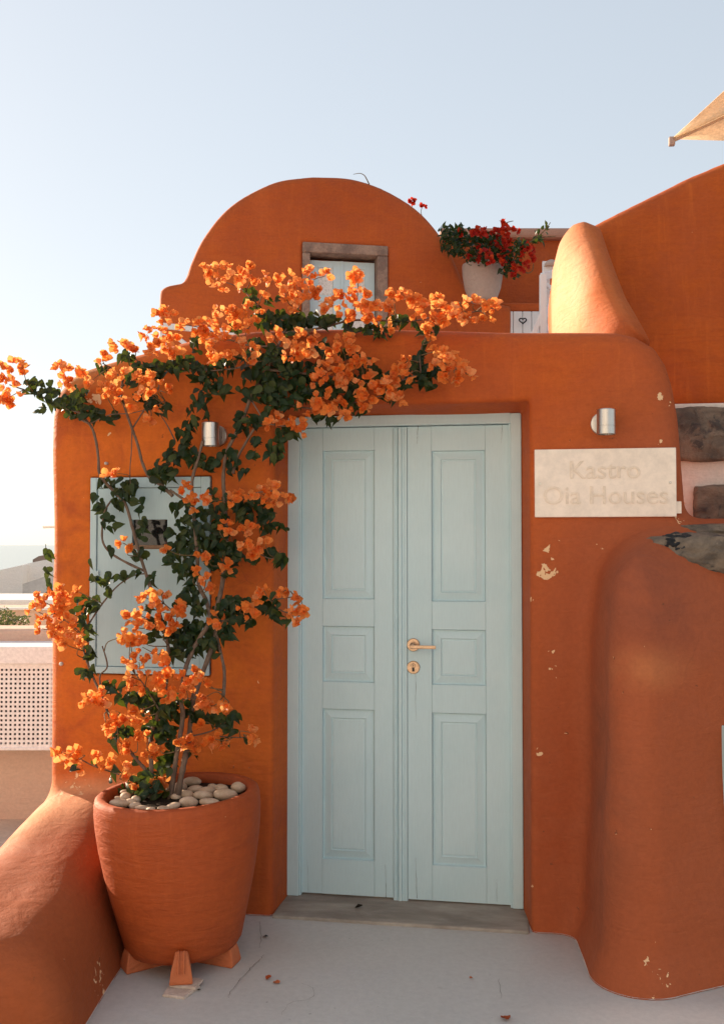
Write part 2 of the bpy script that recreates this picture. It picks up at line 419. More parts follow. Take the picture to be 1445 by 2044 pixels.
M_bark = simple('bark', (.13, .085, .062), (.21, .145, .105), 60, .9, .15, 0, .8, .004, stretch=(1, 1, .25))
M_twig = simple('twig', (.13, .085, .04), (.20, .13, .06), 50, .8, .2, 0, .3)
M_basalt = None
def rock_mat():
    s = NT('lava_rock'); p = s.pos()
    n = s.noise(p, 5, 7, .68, 1.2); v = s.voro(s.mapping(p, scale=(1, 1, 1)), 9); f = s.noise(p, 40, 6, .7); m = s.noise(p, 13, 5, .65, .8)
    c = s.mix(s.rng(n, .33, .68), (.095, .075, .06), (.26, .195, .14))
    c = s.mix(s.math('MULTIPLY', s.rng(m, .52, .66), .75), c, (.035, .034, .038))
    c = s.mix(s.math('MULTIPLY', s.rng(f, .62, .75), .6), c, (.42, .32, .22))
    nb = s.bump(s.math('ADD', s.math('MULTIPLY', m, 1.3), s.math('MULTIPLY', f, .6)), .7, .03)
    s.bsdf(c, .7, .35, normal=nb); return s.m
M_rock = rock_mat()
def glass_mat():
    s = NT('window_glass'); s.bsdf((.012, .012, .013), .08, .6); return s.m
M_glass = glass_mat()
def lace_mat():
    s = NT('lace_curtain'); v = s.voro(s.mapping(s.pos(), scale=(1, 1, 1)), 42)
    s.bsdf(s.mix(s.rng(v, .05, .25), (.74, .72, .68), (.60, .58, .54)), .6, .4); return s.m
M_lace = lace_mat()
def floor_mat():
    s = NT('grey_floor_paint'); p = s.pos()
    b = s.noise(p, .8, 5, .6, .5); m = s.noise(p, 5, 6, .68, .8); f = s.noise(p, 45, 5, .7)
    sc = s.noise(s.mapping(p, scale=(1.2, 9, 1), rot=(0, 0, .35)), 3.0, 4, .7, .3)
    c = s.mix(s.rng(b, .35, .65), (.49, .472, .445), (.54, .52, .49))
    c = s.mix(s.math('MULTIPLY', s.rng(m, .5, .72), .45), c, (.52, .51, .50))
    c = s.mix(s.math('MULTIPLY', s.rng(sc, .62, .74), .35), c, (.60, .585, .565))
    dirt = s.rng(s.noise(p, 11, 6, .7), .60, .78); c = s.mix(s.math('MULTIPLY', dirt, .30), c, (.14, .115, .09))
    specks = s.rng(s.noise(p, 60, 2, .5), .755, .775); c = s.mix(s.math('MULTIPLY', specks, .7), c, (.06, .045, .035))
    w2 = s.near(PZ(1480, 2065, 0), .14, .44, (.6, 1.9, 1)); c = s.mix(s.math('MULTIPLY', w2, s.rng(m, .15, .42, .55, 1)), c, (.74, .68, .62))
    cr = s.voro(s.mapping(s.n_warp(p) if hasattr(s, 'n_warp') else p, loc=(.37, .2, 0)), .75)
    hs = s.n('ShaderNodeHueSaturation'); s.l(c, hs.inputs['Color']); s.l(s.rng(f, .25, .75, .93, 1.06), hs.inputs['Value'])
    nb = s.bump(s.math('ADD', s.math('MULTIPLY', m, .9), s.math('MULTIPLY', f, .25)), .22, .012)
    s.bsdf(hs.outputs[0], s.rng(m, .3, .7, .38, .56), .35, normal=nb); return s.m
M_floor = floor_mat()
M_stone = simple('threshold_marble', (.38, .33, .275), (.23, .19, .155), 5.5, .6, .35, 0, .3, .006, stretch=(.6, 1.6, 1))
M_wstone = simple('rough_lintel_stone', (.40, .27, .20), (.22, .15, .12), 9, .9, .2, 0, .9, .012)
M_crack = simple('crack_line', (.20, .17, .145), (.15, .13, .11), 30, .9, .1)
M_margin = simple('whitewashed_margin', (.66, .61, .55), (.56, .52, .47), 20, .7, .3)
M_canvas = petal('parasol_canvas', ((.80, .66, .52), (.78, .64, .50)), (.95, .78, .58), .5, .85, .1)
M_bract = petal('orange_bract', ((.78, .165, .018), (.84, .225, .032), (.68, .125, .014), (.90, .40, .16), (.82, .195, .025), (.86, .28, .07), (.76, .155, .018)), (1.0, .54, .17), .50)
M_red = petal('red_bract', ((.45, .020, .012), (.55, .03, .014), (.34, .012, .012), (.72, .09, .02)), (.95, .08, .015), .36)
M_leaf = petal('vine_leaf', ((.010, .026, .009), (.016, .038, .010), (.008, .020, .008), (.045, .062, .012), (.012, .030, .009)), (.20, .26, .02), .22, .42, .26)
M_leaf2 = petal('dull_leaf', ((.05, .075, .03), (.075, .10, .035), (.10, .115, .05)), (.2, .25, .05), .25, .5, .35)

# ------------------------------------------------------------------ masonry: gate wall, buttress, low wall, parapet (one plastered skin)
OUT = [(108, 1640), (107, 1300), (106, 900), (108, 830), (117, 782), (138, 748), (165, 730), (200, 717), (300, 690), (385, 668), (500, 656),
       (700, 649), (850, 651), (1000, 656), (1150, 660), (1230, 662), (1268, 670), (1298, 692), (1320, 726), (1333, 770), (1343, 830),
       (1350, 900), (1356, 960), (1360, 1000), (1366, 1040), (1380, 1075)]
OUT = [(x - 16 if x < 130 else x - 12 if x < 150 else x - 6 if x < 180 else x + 9 if x > 1290 else x, y) for x, y in OUT]
gw = [(PY(x, y).x, PY(x, y).z) for x, y in OUT]
gw = [(gw[0][0], -.25)] + gw + [(gw[-1][0] + .03, -.25)]
DX0, DX1, DZ1 = -.996, .001, 1.992           # door opening
cb = [PY(178, 951), PY(421, 951), PY(180, 1349), PY(420, 1346)]
CX0, CX1 = (cb[0].x + cb[2].x) / 2, (cb[1].x + cb[3].x) / 2
CZ1, CZ0 = (cb[0].z + cb[1].z) / 2, (cb[2].z + cb[3].z) / 2
def bx3(x, y, z, x0, x1, y0, y1, z0, z1):
    return np.maximum(np.maximum(np.abs(x-(x0+x1)/2) - (x1-x0)/2, np.abs(y-(y0+y1)/2) - (y1-y0)/2), np.abs(z-(z0+z1)/2) - (z1-z0)/2)
def f_gate(x, y, z):
    d2 = poly_sd(x, z, gw)
    bulge = .010 * lump(x, y*0, z, .9)
    d = rext(d2, np.abs(y - .23) - .23, .085) + bulge * .8
    d = smax(d, -np.maximum(np.maximum(DX0 + .06*np.clip(y, -.1, .3) - x, x - (DX1 - .155*np.clip(y, -.1, .3))), np.maximum(z - (DZ1 + .004*np.sin(x*6) - .09*np.clip(y, -.1, .3)), np.abs(y - .15) - .75)), .022)
    d = smax(d, -bx3(x, y, z, CX0, CX1, -.3, .030, CZ0, CZ1), .010)
    return d
bp = [PZ(1153, 1858), PZ(1170, 1905), PZ(1216, 2016), PZ(1300, 1984), PZ(1445, 1950)]
bdir = (bp[4] - bp[3]).normalized()
bq = [(bp[0].x, bp[0].y), (bp[2].x, bp[2].y), (bp[4].x + bdir.x*1.6, bp[4].y + bdir.y*1.6), (bp[4].x + 1.8, 1.0), (bp[0].x + .05, 1.0)]
def inset_poly(p, r):
    """offset a convex counter-clockwise outline inwards"""
    n = len(p); L = []
    for i in range(n):
        a_, b_ = Vector(p[i]), Vector(p[(i+1) % n]); t = (b_ - a_).normalized(); nn = Vector((-t.y, t.x)); L.append((a_ + nn*r, t))
    out = []
    for i in range(n):
        (p1, t1), (p2, t2) = L[i-1], L[i]; den = t1.x*t2.y - t1.y*t2.x; k = ((p2-p1).x*t2.y - (p2-p1).y*t2.x) / den
        out.append(tuple(p1 + t1*k))
    return out
BR_ = .15
bqi = inset_poly(bq, BR_)
BTOP = 1.475
def f_butt(x, y, z):
    d = poly_sd(x, y, bqi) - BR_
    d = d + .045 * z + .05 * np.clip((z - 1.0) / .5, 0, 1.2) ** 2 - .03 * np.clip(.12 - z, 0, .12) / .12
    d = d + .045
    dz = z - (BTOP + .24 * np.clip(y, -.5, .1) - .01 * np.sin(x*4))
    return smax(d, dz, .18) - .045 + .010 * lump(x, y, z, 1.1)
TH = YAW
def cxf(x, y):
    """ground coordinates along the camera's right and forward axes"""
    return x * math.cos(TH) + (y - CAM.y) * math.sin(TH), -x * math.sin(TH) + (y - CAM.y) * math.cos(TH)
def f_low(x, y, z):
    u, d_ = cxf(x, y)
    ax = -1.125 - .02 * (4.2 - d_)
    top = .455 - .17 * np.clip(4.05 - d_, 0, 1.3)
    s_ = smax(np.abs(u - ax) - (.315 - .26 * z), (z - top) * .95, .17)
    s_ = smax(s_, -(d_ - 2.90 - .10*z), .12)
    s_ = smax(s_, d_ - 4.45, .1)
    return s_ + .008 * lump(x, y, z, 1.4)
PS = [(1108, 700), (1107, 600), (1106, 545), (1108, 505), (1120, 468), (1142, 444), (1166, 438), (1188, 446), (1200, 490), (1216, 548), (1233, 604), (1254, 650), (1274, 700)]
ps = [(PY(x + (15 if x < 1150 else 4), y - 12, .4).x, PY(x, y - 12, .4).z) for x, y in PS]
R1, R2 = PY(1160, 425, .62), PY(1225, 640, .16)
def f_pil(x, y, z):
    """blunt rounded end of the upper parapet, its front leaning back"""
    nf = Vector((.22, -.86, .55)).normalized()
    df = (x - R2.x) * nf.x + (y - R2.y) * nf.y + (z - R2.z) * nf.z
    dl = -.93 * (x - (ps[1][0] - .03)) - .36 * (y - .69)
    d = smax(smax(poly_sd(x, z, ps) - .035, dl, .05), df, .20)
    d = np.maximum(np.maximum(d, y - 1.5), 1.9 - z)
    return d + .006 * lump(x, y, z, 1.3)
def f_all(x, y, z):
    g = f_gate(x, y, z)
    d = smin(g, f_butt(x, y, z), .07)
    d = smin(d, f_low(x, y, z), .05)
    d = smin(d, f_pil(x, y, z), .07)
    return d
def hit(px, py):
    """first point of the plastered masonry seen at a pixel"""
    d = ray(px, py).normalized(); t = 1.5
    for _ in range(400):
        p = CAM + d * t; v = float(f_all(np.array([p.x]), np.array([p.y]), np.array([p.z]))[0])
        if v < .001: break
        t += max(v * .6, .0008)
    return CAM + d * t
V, Q, N = surface_nets(f_all, (-2.35, -1.35, -.12), (2.3, 1.55, 3.1), .018)
cen = V[Q].mean(1)
comp = np.stack([f(cen[:, 0], cen[:, 1], cen[:, 2]) for f in (f_gate, f_butt, f_low, f_pil)], 1).argmin(1)
gate = thing('entrance_wall', (-.5, .2, 0), 'orange plastered entrance wall with rounded top framing the pale blue double door', 'wall')
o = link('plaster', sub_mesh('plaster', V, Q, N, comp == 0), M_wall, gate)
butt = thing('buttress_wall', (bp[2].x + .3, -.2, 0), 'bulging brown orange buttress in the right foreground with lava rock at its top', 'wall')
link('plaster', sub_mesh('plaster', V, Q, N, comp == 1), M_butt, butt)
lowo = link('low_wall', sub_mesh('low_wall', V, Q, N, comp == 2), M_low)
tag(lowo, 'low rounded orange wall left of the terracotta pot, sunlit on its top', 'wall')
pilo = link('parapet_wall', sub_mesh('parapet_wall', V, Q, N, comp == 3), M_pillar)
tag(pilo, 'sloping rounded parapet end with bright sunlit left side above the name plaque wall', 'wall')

# ------------------------------------------------------------------ ground, sea
def sheet(name, x0, x1, y0, y1, z, mat, nx=1, ny=1):
    vs = [(x0 + (x1-x0)*i/nx, y0 + (y1-y0)*j/ny, z) for j in range(ny+1) for i in range(nx+1)]
    fs = [(j*(nx+1)+i, j*(nx+1)+i+1, (j+1)*(nx+1)+i+1, (j+1)*(nx+1)+i) for j in range(ny) for i in range(nx)]
    return link(name, mesh(name, vs, fs), mat)
fx = [PZ(2, 1905), PZ(30, 2044)]
ter = box('terrace_floor', -1.75, 6.0, -12.0, 1.1, -.6, 0.0, M_floor, bevel=0); kind(ter, 'structure')
# outer lane beyond the low wall
M_lane = simple('pale_lane', (.62, .52, .43), (.54, .45, .37), 6, .8, .2, 0, .3, .01)
lane = box('lane', -9.0, -1.755, -12.0, 2.5, -.9, -.28, M_lane, bevel=0); kind(lane, 'structure')
def sea_mat():
    s = NT('sea_water'); p = s.pos()
    n = s.noise(p, .02, 6, .6); f = s.noise(s.mapping(p, scale=(1, 1, 1)), .25, 4, .6)
    s.bsdf((.05, .10, .14), .14, .5, normal=s.bump(s.math('ADD', n, f), .15, .6)); return s.m
sea = sheet('sea', -40000, 40000, -40000, 40000, -70, sea_mat()); kind(sea, 'structure')
M_hill = simple('dry_slope', (.20, .16, .11), (.28, .22, .16), .6, .9, .1, 0, .5, .2)
hv = [(-30, -30, -.95), (30, -30, -.95), (30, 40, -.95), (-9, 40, -.95), (-30, 40, -12), (-30, 8, -4)]
hill = link('ground', mesh('ground', [(-14, -26, -1), (26, -26, -1), (26, 34, -1), (-14, 34, -1), (-60, -60, -69), (70, -60, -69), (70, 80, -69), (-60, 80, -69)],
     [(0, 1, 2, 3), (4, 5, 1, 0), (5, 6, 2, 1), (6, 7, 3, 2), (7, 4, 0, 3)]), M_hill); kind(hill, 'structure')

# threshold stone, floor margins
th = box('threshold', DX0 + .004, DX1 - .012, -.015, .33, -.05, .012, M_stone, gate, .008)

# white-limed line where floor meets walls
def margin(pts, wd, name='painted_margin'):
    P = catmull(pts, 10); vs, fs = [], []; rr = random.Random(5)
    A = np.array([(p.x, p.y, .012) for p in P])
    for _ in range(12):
        f0 = f_all(A[:, 0], A[:, 1], A[:, 2]); gx = (f_all(A[:, 0]+.004, A[:, 1], A[:, 2]) - f0) / .004; gy = (f_all(A[:, 0], A[:, 1]+.004, A[:, 2]) - f0) / .004
        k = f0 / (gx*gx + gy*gy + 1e-6); A[:, 0] -= np.clip(gx*k, -.03, .03); A[:, 1] -= np.clip(gy*k, -.03, .03)
    P = [Vector((q[0], q[1], 0)) for q in A]
    for i, p in enumerate(P):
        t = (P[min(i+1, len(P)-1)] - P[max(i-1, 0)]).normalized(); n = Vector((-t.y, t.x, 0)); wv = wd * rr.uniform(.55, 1.25)
        vs += [p + n*.05 + Vector((0, 0, .004)), p - n*wv + Vector((0, 0, .004))]
    for i in range(len(P)-1): fs.append((2*i, 2*i+1, 2*i+3, 2*i+2))
    return kind(link(name, mesh(name, vs, fs), M_margin), 'structure')
margin([PZ(x, y) for x, y in ((470, 1818), (520, 1819), (548, 1811))], .006)
margin([PZ(x, y) for x, y in ((1046, 1846), (1100, 1855), (1150, 1858), (1166, 1880), (1192, 1938), (1226, 1986), (1250, 1995), (1300, 1985), (1380, 1962), (1445, 1948))], .007)
margin([PZ(x, y) for x, y in ((228, 1888), (180, 1962), (120, 2060))][::-1], .005)
def crackline(pts, wd):
    P = catmull([PZ(x, y) for x, y in pts], 6); vs, fs = [], []; rr = random.Random(len(pts))
    for i, p in enumerate(P):
        t = (P[min(i+1, len(P)-1)] - P[max(i-1, 0)]).normalized(); n = Vector((-t.y, t.x, 0)); j = Vector((rr.uniform(-1, 1), rr.uniform(-1, 1), 0)) * .003
        wv = wd * rr.uniform(.5, 1.3) * math.sin(math.pi * (i + .6) / (len(P) + .2)) ** .4
        vs += [p + j + n*wv + Vector((0, 0, .004)), p + j - n*wv + Vector((0, 0, .004))]
    for i in range(len(P)-1): fs.append((2*i, 2*i+1, 2*i+3, 2*i+2))
    c = link('floor_crack', mesh('floor_crack', vs, fs), M_crack, ter)
crackline(((455, 1990), (478, 1960), (500, 1935), (518, 1920), (525, 1908)), .0012)
crackline(((518, 1895), (522, 1870), (517, 1840)), .0008)
crackline(((600, 1965), (625, 1975), (620, 1995), (580, 2005), (560, 2030)), .0006)
crackline(((995, 1955), (1000, 1995)), .0007)

# ------------------------------------------------------------------ the double door
DY = .20
def D(x, y, Y=DY): return PY(x, y, Y)
FX0, FX1 = DX0 - .02, D(1040, 1300).x + .004
FZ1 = D(1038, 826).z
IX0, IX1 = D(597, 1300).x, D(1020, 1300).x
IZ1 = D(900, 847).z
fr = thing('door_frame', (0, 0, 0), '', ''); del fr['label']; del fr['category']; setp(fr, gate)
box('jamb', FX0, IX0, DY, DY+.09, .014, FZ1 + .004, M_door, fr, .004)
box('jamb', IX1, FX1, DY, DY+.09, .014, FZ1 + .004, M_door, fr, .004)
box('head', IX0 - .001, IX1 + .001, DY+.0015, DY+.088, IZ1, FZ1 + .007, M_door, fr, .004)
for (xa, xb) in ((IX0, IX0 + .007), (IX1 - .007, IX1)):
    box('bead', xa, xb, DY+.008, DY+.06, .014, IZ1, M_door, fr, .002)
AX0, AX1 = D(783, 1300).x, D(812, 1300).x       # centre cover strip
LY = DY + .028                                   # leaf face
def panel_mesh(x0, x1, z0, z1, y):
    prof = [(0, .0), (.0035, .013), (.009, .012), (.0115, .0105), (.036, .0035), (.0395, .0085), (.042, .0075), (.046, .0060)]
    vs, fs = [], []
    for ins, dp in prof:
        vs += [(x0+ins, y+dp, z0+ins), (x1-ins, y+dp, z0+ins), (x1-ins, y+dp, z1-ins), (x0+ins, y+dp, z1-ins)]
    for i in range(len(prof)-1):
        for k in range(4):
            a_, b_ = 4*i+k, 4*i+(k+1) % 4; fs.append((a_, b_, b_+4, a_+4))
    n = 4*(len(prof)-1); fs.append((n, n+1, n+2, n+3))
    return mesh('panel', vs, fs)
def leaf(xa, xb, xs, pans, bottom, lab):
    """one door leaf: xa..xb its width, xs the panel column, pans the panel heights (top, bottom)"""
    core = box('door_leaf', xa + .002, xb - .002, LY + .016, LY + .045, bottom + .003, IZ1 - .003, M_door, gate, .002)
    core['label'] = lab
    box('stile', xa + .002, xs[0] - .0006, LY, LY + .0158, bottom, IZ1 - .003, M_door, core, .0016, 2)
    box('stile', xs[1] + .0006, xb - .002, LY, LY + .0158, bottom, IZ1 - .003, M_door, core, .0016, 2)
    zz = [IZ1 - .003] + [z for p in pans for z in p] + [bottom]
    for i in range(0, len(zz), 2):
        box('rail', xs[0], xs[1], LY + .0004, LY + .0158, zz[i+1], zz[i], M_door, core, .0010, 2)
    for (zt, zb) in pans:
        link('panel', panel_mesh(xs[0], xs[1], zb, zt, LY), M_door, core)
    return core
def zl(y, x): return D(x, y, LY).z
l1 = leaf(IX0, AX0 + .012, (D(644, 1300, LY).x, D(747, 1300, LY).x), [(zl(899, 700), zl(1196, 700)), (zl(1250, 700), zl(1362, 700)), (zl(1416, 700), zl(1717, 700))], .020, 'left door leaf with three moulded panels, partly behind flowers')
l2 = leaf(AX0 + .013, IX1, (D(862, 1300, LY).x, D(969, 1300, LY).x), [(zl(899, 915), zl(1201, 915)), (zl(1257, 915), zl(1368, 915)), (zl(1424, 915), zl(1730, 915))], .018, 'right door leaf with three moulded panels, lever handle and lock')
# fluted cover strip on the meeting edge
astr = thing('cover_strip', (0, 0, 0), '', ''); del astr['label']; del astr['category']; setp(astr, gate)
prof = []
wv = AX1 - AX0
for i in range(49):
    t = i / 48; x = AX0 + wv * t
    dp = .010 - .0 if .36 < t < .60 else .006
    dp -= .003 * max(0, 1 - abs(t - .16) / .025) + .003 * max(0, 1 - abs(t - .27) / .025) + .006 * max(0, 1 - abs(t - .355) / .03) + .003 * max(0, 1 - abs(t - .64) / .03) + .003 * max(0, 1 - abs(t - .80) / .025)
    if t < .04 or t > .96: dp = .0
    prof.append((x, LY - dp))
zt, zb = IZ1 - .006, .012
vs = [(x, y, zb) for x, y in prof] + [(x, y, zt) for x, y in prof]; n = len(prof)
fs = [(i, i+1, n+i+1, n+i) for i in range(n-1)] + [tuple(range(n, 2*n))[::-1], tuple(range(n))]
link('fluting', mesh('fluting', vs, fs), M_door, astr)
# handle and lock on the right leaf
def disc_y(name, c, r, y0, y1, mat, parent, n=40, bev=.002):
    M = Matrix.Translation((c.x, 0, c.z)) @ Matrix.Rotation(math.radians(90), 4, 'X')
    return lathe(name, [(0, -y1), (r, -y1), (r, -(y0+bev)), (r-bev, -y0), (0, -y0)], mat, parent, n, M, False)
hc = D(825, 1287, LY); kc = D(825, 1332, LY)
disc_y('handle_rosette', hc, .0262, LY - .008, LY, M_copper, l2)
M = Matrix.Translation((hc.x, 0, hc.z)) @ Matrix.Rotation(math.radians(90), 4, 'X')
lathe('handle_neck', [(.012, -LY + .004), (.012, -LY + .03), (.009, -LY + .045), (0, -LY + .045)], M_copper, l2, 20, M)
he = D(878, 1291, LY)
b = box('lever_handle', hc.x - .009, he.x - .012, LY - .056, LY - .044, hc.z - .011, hc.z + .003, M_copper, l2, .003, 2)
disc_y('lock_escutcheon', kc, .0262, LY - .006, LY, M_copper, l2)
disc_y('lock_cylinder', kc + Vector((0, 0, .0075)), .0088, LY - .0085, LY - .005, M_copper, l2, 24)
box('keyhole', kc.x - .0012, kc.x + .0012, LY - .0092, LY - .0080, kc.z + .004, kc.z + .012, M_dark, l2, 0)
box('lock_body', kc.x - .0046, kc.x + .0046, LY - .0078, LY - .005, kc.z - .016, kc.z + .002, M_dark, l2, .001)
# split lines in the old timber
def split(pts, wd, parent):
    P = catmull([D(x, y, LY) for x, y in pts], 5); vs, fs = [], []; rr = random.Random(int(pts[0][0]))
    for i, p in enumerate(P):
        wv = .6 * wd * rr.uniform(.4, 1.3) * (1 - .75 * i / len(P)); j = rr.uniform(-.0008, .0008)
        vs += [p + Vector((j - wv, -.0011, 0)), p + Vector((j + wv, -.0011, 0))]
    for i in range(len(P)-1): fs.append((2*i, 2*i+1, 2*i+3, 2*i+2))
    link('timber_split', mesh('timber_split', vs, fs), M_dark, parent)
split(((771, 1792), (770, 1760), (769, 1725)), .0014, l1); split(((616, 1780), (615, 1745), (613, 1715)), .0007, l1)
split(((832, 1793), (831, 1755), (829, 1712)), .0014, l2); split(((991, 1800), (991, 1770), (991, 1755)), .0007, l2)
split(((829, 1346), (830, 1380), (829, 1400), (831, 1440)), .0010, l2); split(((834, 848), (833, 870), (832, 886)), .0012, l2)
split(((1002, 848), (1001, 868), (1000, 885)), .0010, l2); 0 and split(((831, 1270), (832, 1230), (832, 1200)), .0006, l2)
0 and split(((775, 848), (776, 900), (775, 960)), .0005, l1)

# ------------------------------------------------------------------ meter cabinet
cab = thing('meter_cabinet', ((CX0+CX1)/2, .02, CZ0), 'pale blue meter cabinet with small dark window set in the wall behind the vine', 'cabinet')
g = .003
fw = .030
box('frame_post', CX0+g, CX0+fw, -.004, .03, CZ0+g, CZ1-g, M_cab, cab, .003)
box('frame_post', CX1-fw*1.35, CX1-g, -.004, .03, CZ0+g, CZ1-g, M_cab, cab, .003)
box('frame_rail', CX0+fw, CX1-fw*1.35, -.003, .03, CZ1-.045, CZ1-g, M_cab, cab, .003)
box('frame_rail', CX0+fw, CX1-fw*1.35, -.003, .03, CZ0+g, CZ0+.030, M_cab, cab, .003)
wx0, wx1, wz1, wz0 = PY(264, 1037).x, PY(334, 1037).x, PY(300, 1037).z, PY(300, 1096).z
X0, X1, Z0, Z1 = CX0+fw+.002, CX1-fw*1.35-.002, CZ0+.032, CZ1-.047
cdn = thing('cabinet_door', (0, 0, 0), '', ''); del cdn['label']; del cdn['category']; setp(cdn, cab)
box('board', X0, wx0, .003, .028, Z0, Z1, M_cab, cdn, .0015); box('board', wx1, X1, .003, .028, Z0, Z1, M_cab, cdn, .0015)
box('board', wx0, wx1, .0031, .028, wz1, Z1, M_cab, cdn, .0005); box('board', wx0, wx1, .0031, .028, Z0, wz0, M_cab, cdn, .0005)
box('window_pane', wx0+.001, wx1-.001, .018, .022, wz0+.001, wz1-.001, M_glass, cdn, 0)
M_ledge = simple('worn_wood', (.30, .19, .12), (.22, .14, .09), 20, .8, .2)
box('window_ledge', wx0+.001, wx1-.001, .000, .017, wz0+.001, wz0+.016, M_ledge, cdn, .002)
box('hinge', CX0+fw-.006, CX0+fw+.012, -.007, -.002, PY(190, 1145).z-.012, PY(190, 1145).z+.012, M_cab, cab, .001)

# ------------------------------------------------------------------ wall lamps
def lamp(px, py, label, off):
    c = PY(px, py, 0)
    t = thing('wall_lamp', (c.x, 0, c.z), label, 'lamp', 'steel downlights on the entrance wall')
    disc_y('mount_plate', c, .042, -.020, .012, M_steel, t, 40)
    R_, h_ = .0335, .092
    M = Matrix.Translation((c.x + off, -.082, c.z - h_/2))
    lathe('lamp_body', [(.0, h_), (R_-.003, h_), (R_, h_-.003), (R_, .0305), (R_-.0015, .030), (R_-.0015, .029), (R_, .0285), (R_, 0), (R_-.003, 0), (R_-.003, .012), (0, .012)], M_steel, t, 48, M, False, cap=False)
    return t
lamp(435.5, 871, 'cylindrical steel wall lamp behind the vine, left of the door', -.005)
lamp(1200.5, 847, 'cylindrical steel wall lamp above the marble name plaque', .010)

# ------------------------------------------------------------------ name plaque
sp = [PY(1065, 897, -.02), PY(1348, 894, -.02), PY(1350, 1030, -.02), PY(1068, 1034, -.02)]
sx0, sx1 = (sp[0].x+sp[3].x)/2, (sp[1].x+sp[2].x)/2; sz1, sz0 = (sp[0].z+sp[1].z)/2, (sp[2].z+sp[3].z)/2
sg = thing('name_plaque', ((sx0+sx1)/2, -.02, sz0), 'pale marble plaque reading Kastro Oia Houses screwed to the wall', 'sign')
box('marble_slab', sx0, sx1, -.024, .012, sz0, sz1, M_marble, sg, .0035, 3)
M_letter = simple('carved_lettering', (.79, .655, .535), (.75, .62, .50), 9, .5, .35, bump=.03)
M_groove = simple('carved_groove', (.60, .46, .34), (.56, .43, .32), 9, .7, .2, bump=.03)
def text(body, xa, xb, za, zb, name):
    """raised letters standing in a slightly wider cut outline"""
    for off, ext, yy, mt, nm in ((0, .0012, -.0250, M_letter, name),):
        cu = bpy.data.curves.new('t', 'FONT'); cu.body = body; cu.size = 1.0; cu.extrude = 0; cu.resolution_u = 6
        ob = bpy.data.objects.new('t', cu); COL.objects.link(ob); bpy.context.view_layer.update()
        bb = [Vector(c) for c in ob.bound_box]; x0 = min(c.x for c in bb); x1 = max(c.x for c in bb)
        sc = (xb - xa) / (x1 - x0)
        cu.offset = off / sc; cu.extrude = ext / sc
        if nm == name: cu.bevel_depth = .0009 / sc; cu.bevel_resolution = 1; cu.offset = -.0004 / sc
        me = bpy.data.meshes.new_from_object(ob.evaluated_get(bpy.context.evaluated_depsgraph_get())); bpy.data.objects.remove(ob)
        me.transform(Matrix.Translation((xa - x0*sc, yy, za)) @ Matrix.Rotation(math.radians(90), 4, 'X') @ Matrix.Scale(sc, 4))
        me.materials.clear()
        bm = bmesh.new(); bm.from_mesh(me); bm.verts.ensure_lookup_table(); todo = set(bm.verts)
        while todo:
            isl_, stk = set(), [todo.pop()]
            while stk:
                q = stk.pop(); isl_.add(q)
                for e_ in q.link_edges:
                    r_ = e_.other_vert(q)
                    if r_ in todo: todo.discard(r_); stk.append(r_)
            il = list(isl_); ix = {q: n_ for n_, q in enumerate(il)}; fset = {f_ for q in il for f_ in q.link_faces}
            link(nm, mesh(nm, [q.co for q in il], [[ix[q] for q in f_.verts] for f_ in fset]), mt, sg)
        bm.free()
u = PY(1138, 955, -.024); v = PY(1277, 955, -.024); text('Kastro', u.x, v.x, u.z, 0, 'letter')
u = PY(1085, 1006, -.024); v = PY(1333, 1006, -.024); text('Oia Houses', u.x, v.x, u.z, 0, 'letter')
for q in ((1077, 966), (1337, 963)): disc_y('screw', PY(*q, -.024), .0052, -.0272, -.022, M_steel, sg, 16, .001)
tg = PY(1352, 1013, -.004)
tag(box('wall_tag', tg.x-.012, tg.x+.012, -.012, .02, tg.z-.022, tg.z+.022, M_marble, None, .001), 'tiny white plate beside the lower right corner of the marble plaque', 'plate')
# small fixings on the wall
for q, r in (((213, 925), .006), ((124, 1325), .008)):
    c = PY(*q, 0); tt = lathe('wall_plug', [(0, .012), (r*.5, .012), (r, .006), (r, -.02)], M_margin, None, 16, Matrix.Translation((c.x, -.002, c.z)) @ Matrix.Rotation(math.radians(90), 4, 'X'))
    tag(tt, 'small screw plug in the orange wall above the meter cabinet' if q[1] < 1000 else 'small pale screw plug low on the orange wall near its left edge', 'wall plug')
# ------------------------------------------------------------------ added unseen house behind the camera, bounces warm fill light
nb = thing('fill_light_house', (-5.0, -8.0, 0), 'added unseen whitewashed house behind the viewer bouncing fill light onto the entrance wall', 'house')
box('wall', -10.0, 2.4, -12.0, -7.6, -.5, 5.4, M_whitewash, nb, .12, 4)
box('parapet', -10.05, 2.45, -7.9, -7.52, 5.35, 5.8, M_whitewash, nb, .1, 4)
for x in (-7.2, -3.6):
    wn = box('window', x-.5, x+.5, -7.66, -7.56, 1.2, 2.4, M_door, nb, .01)
    box('pane', x-.42, x-.03, -7.57, -7.552, 1.28, 2.32, M_glass, wn, 0); box('pane', x+.03, x+.42, -7.57, -7.552, 1.28, 2.32, M_glass, wn, 0)
box('door', -1.6, -.6, -7.66, -7.55, 0, 2.1, M_door, nb, .01)
from mathutils import noise as mnoise
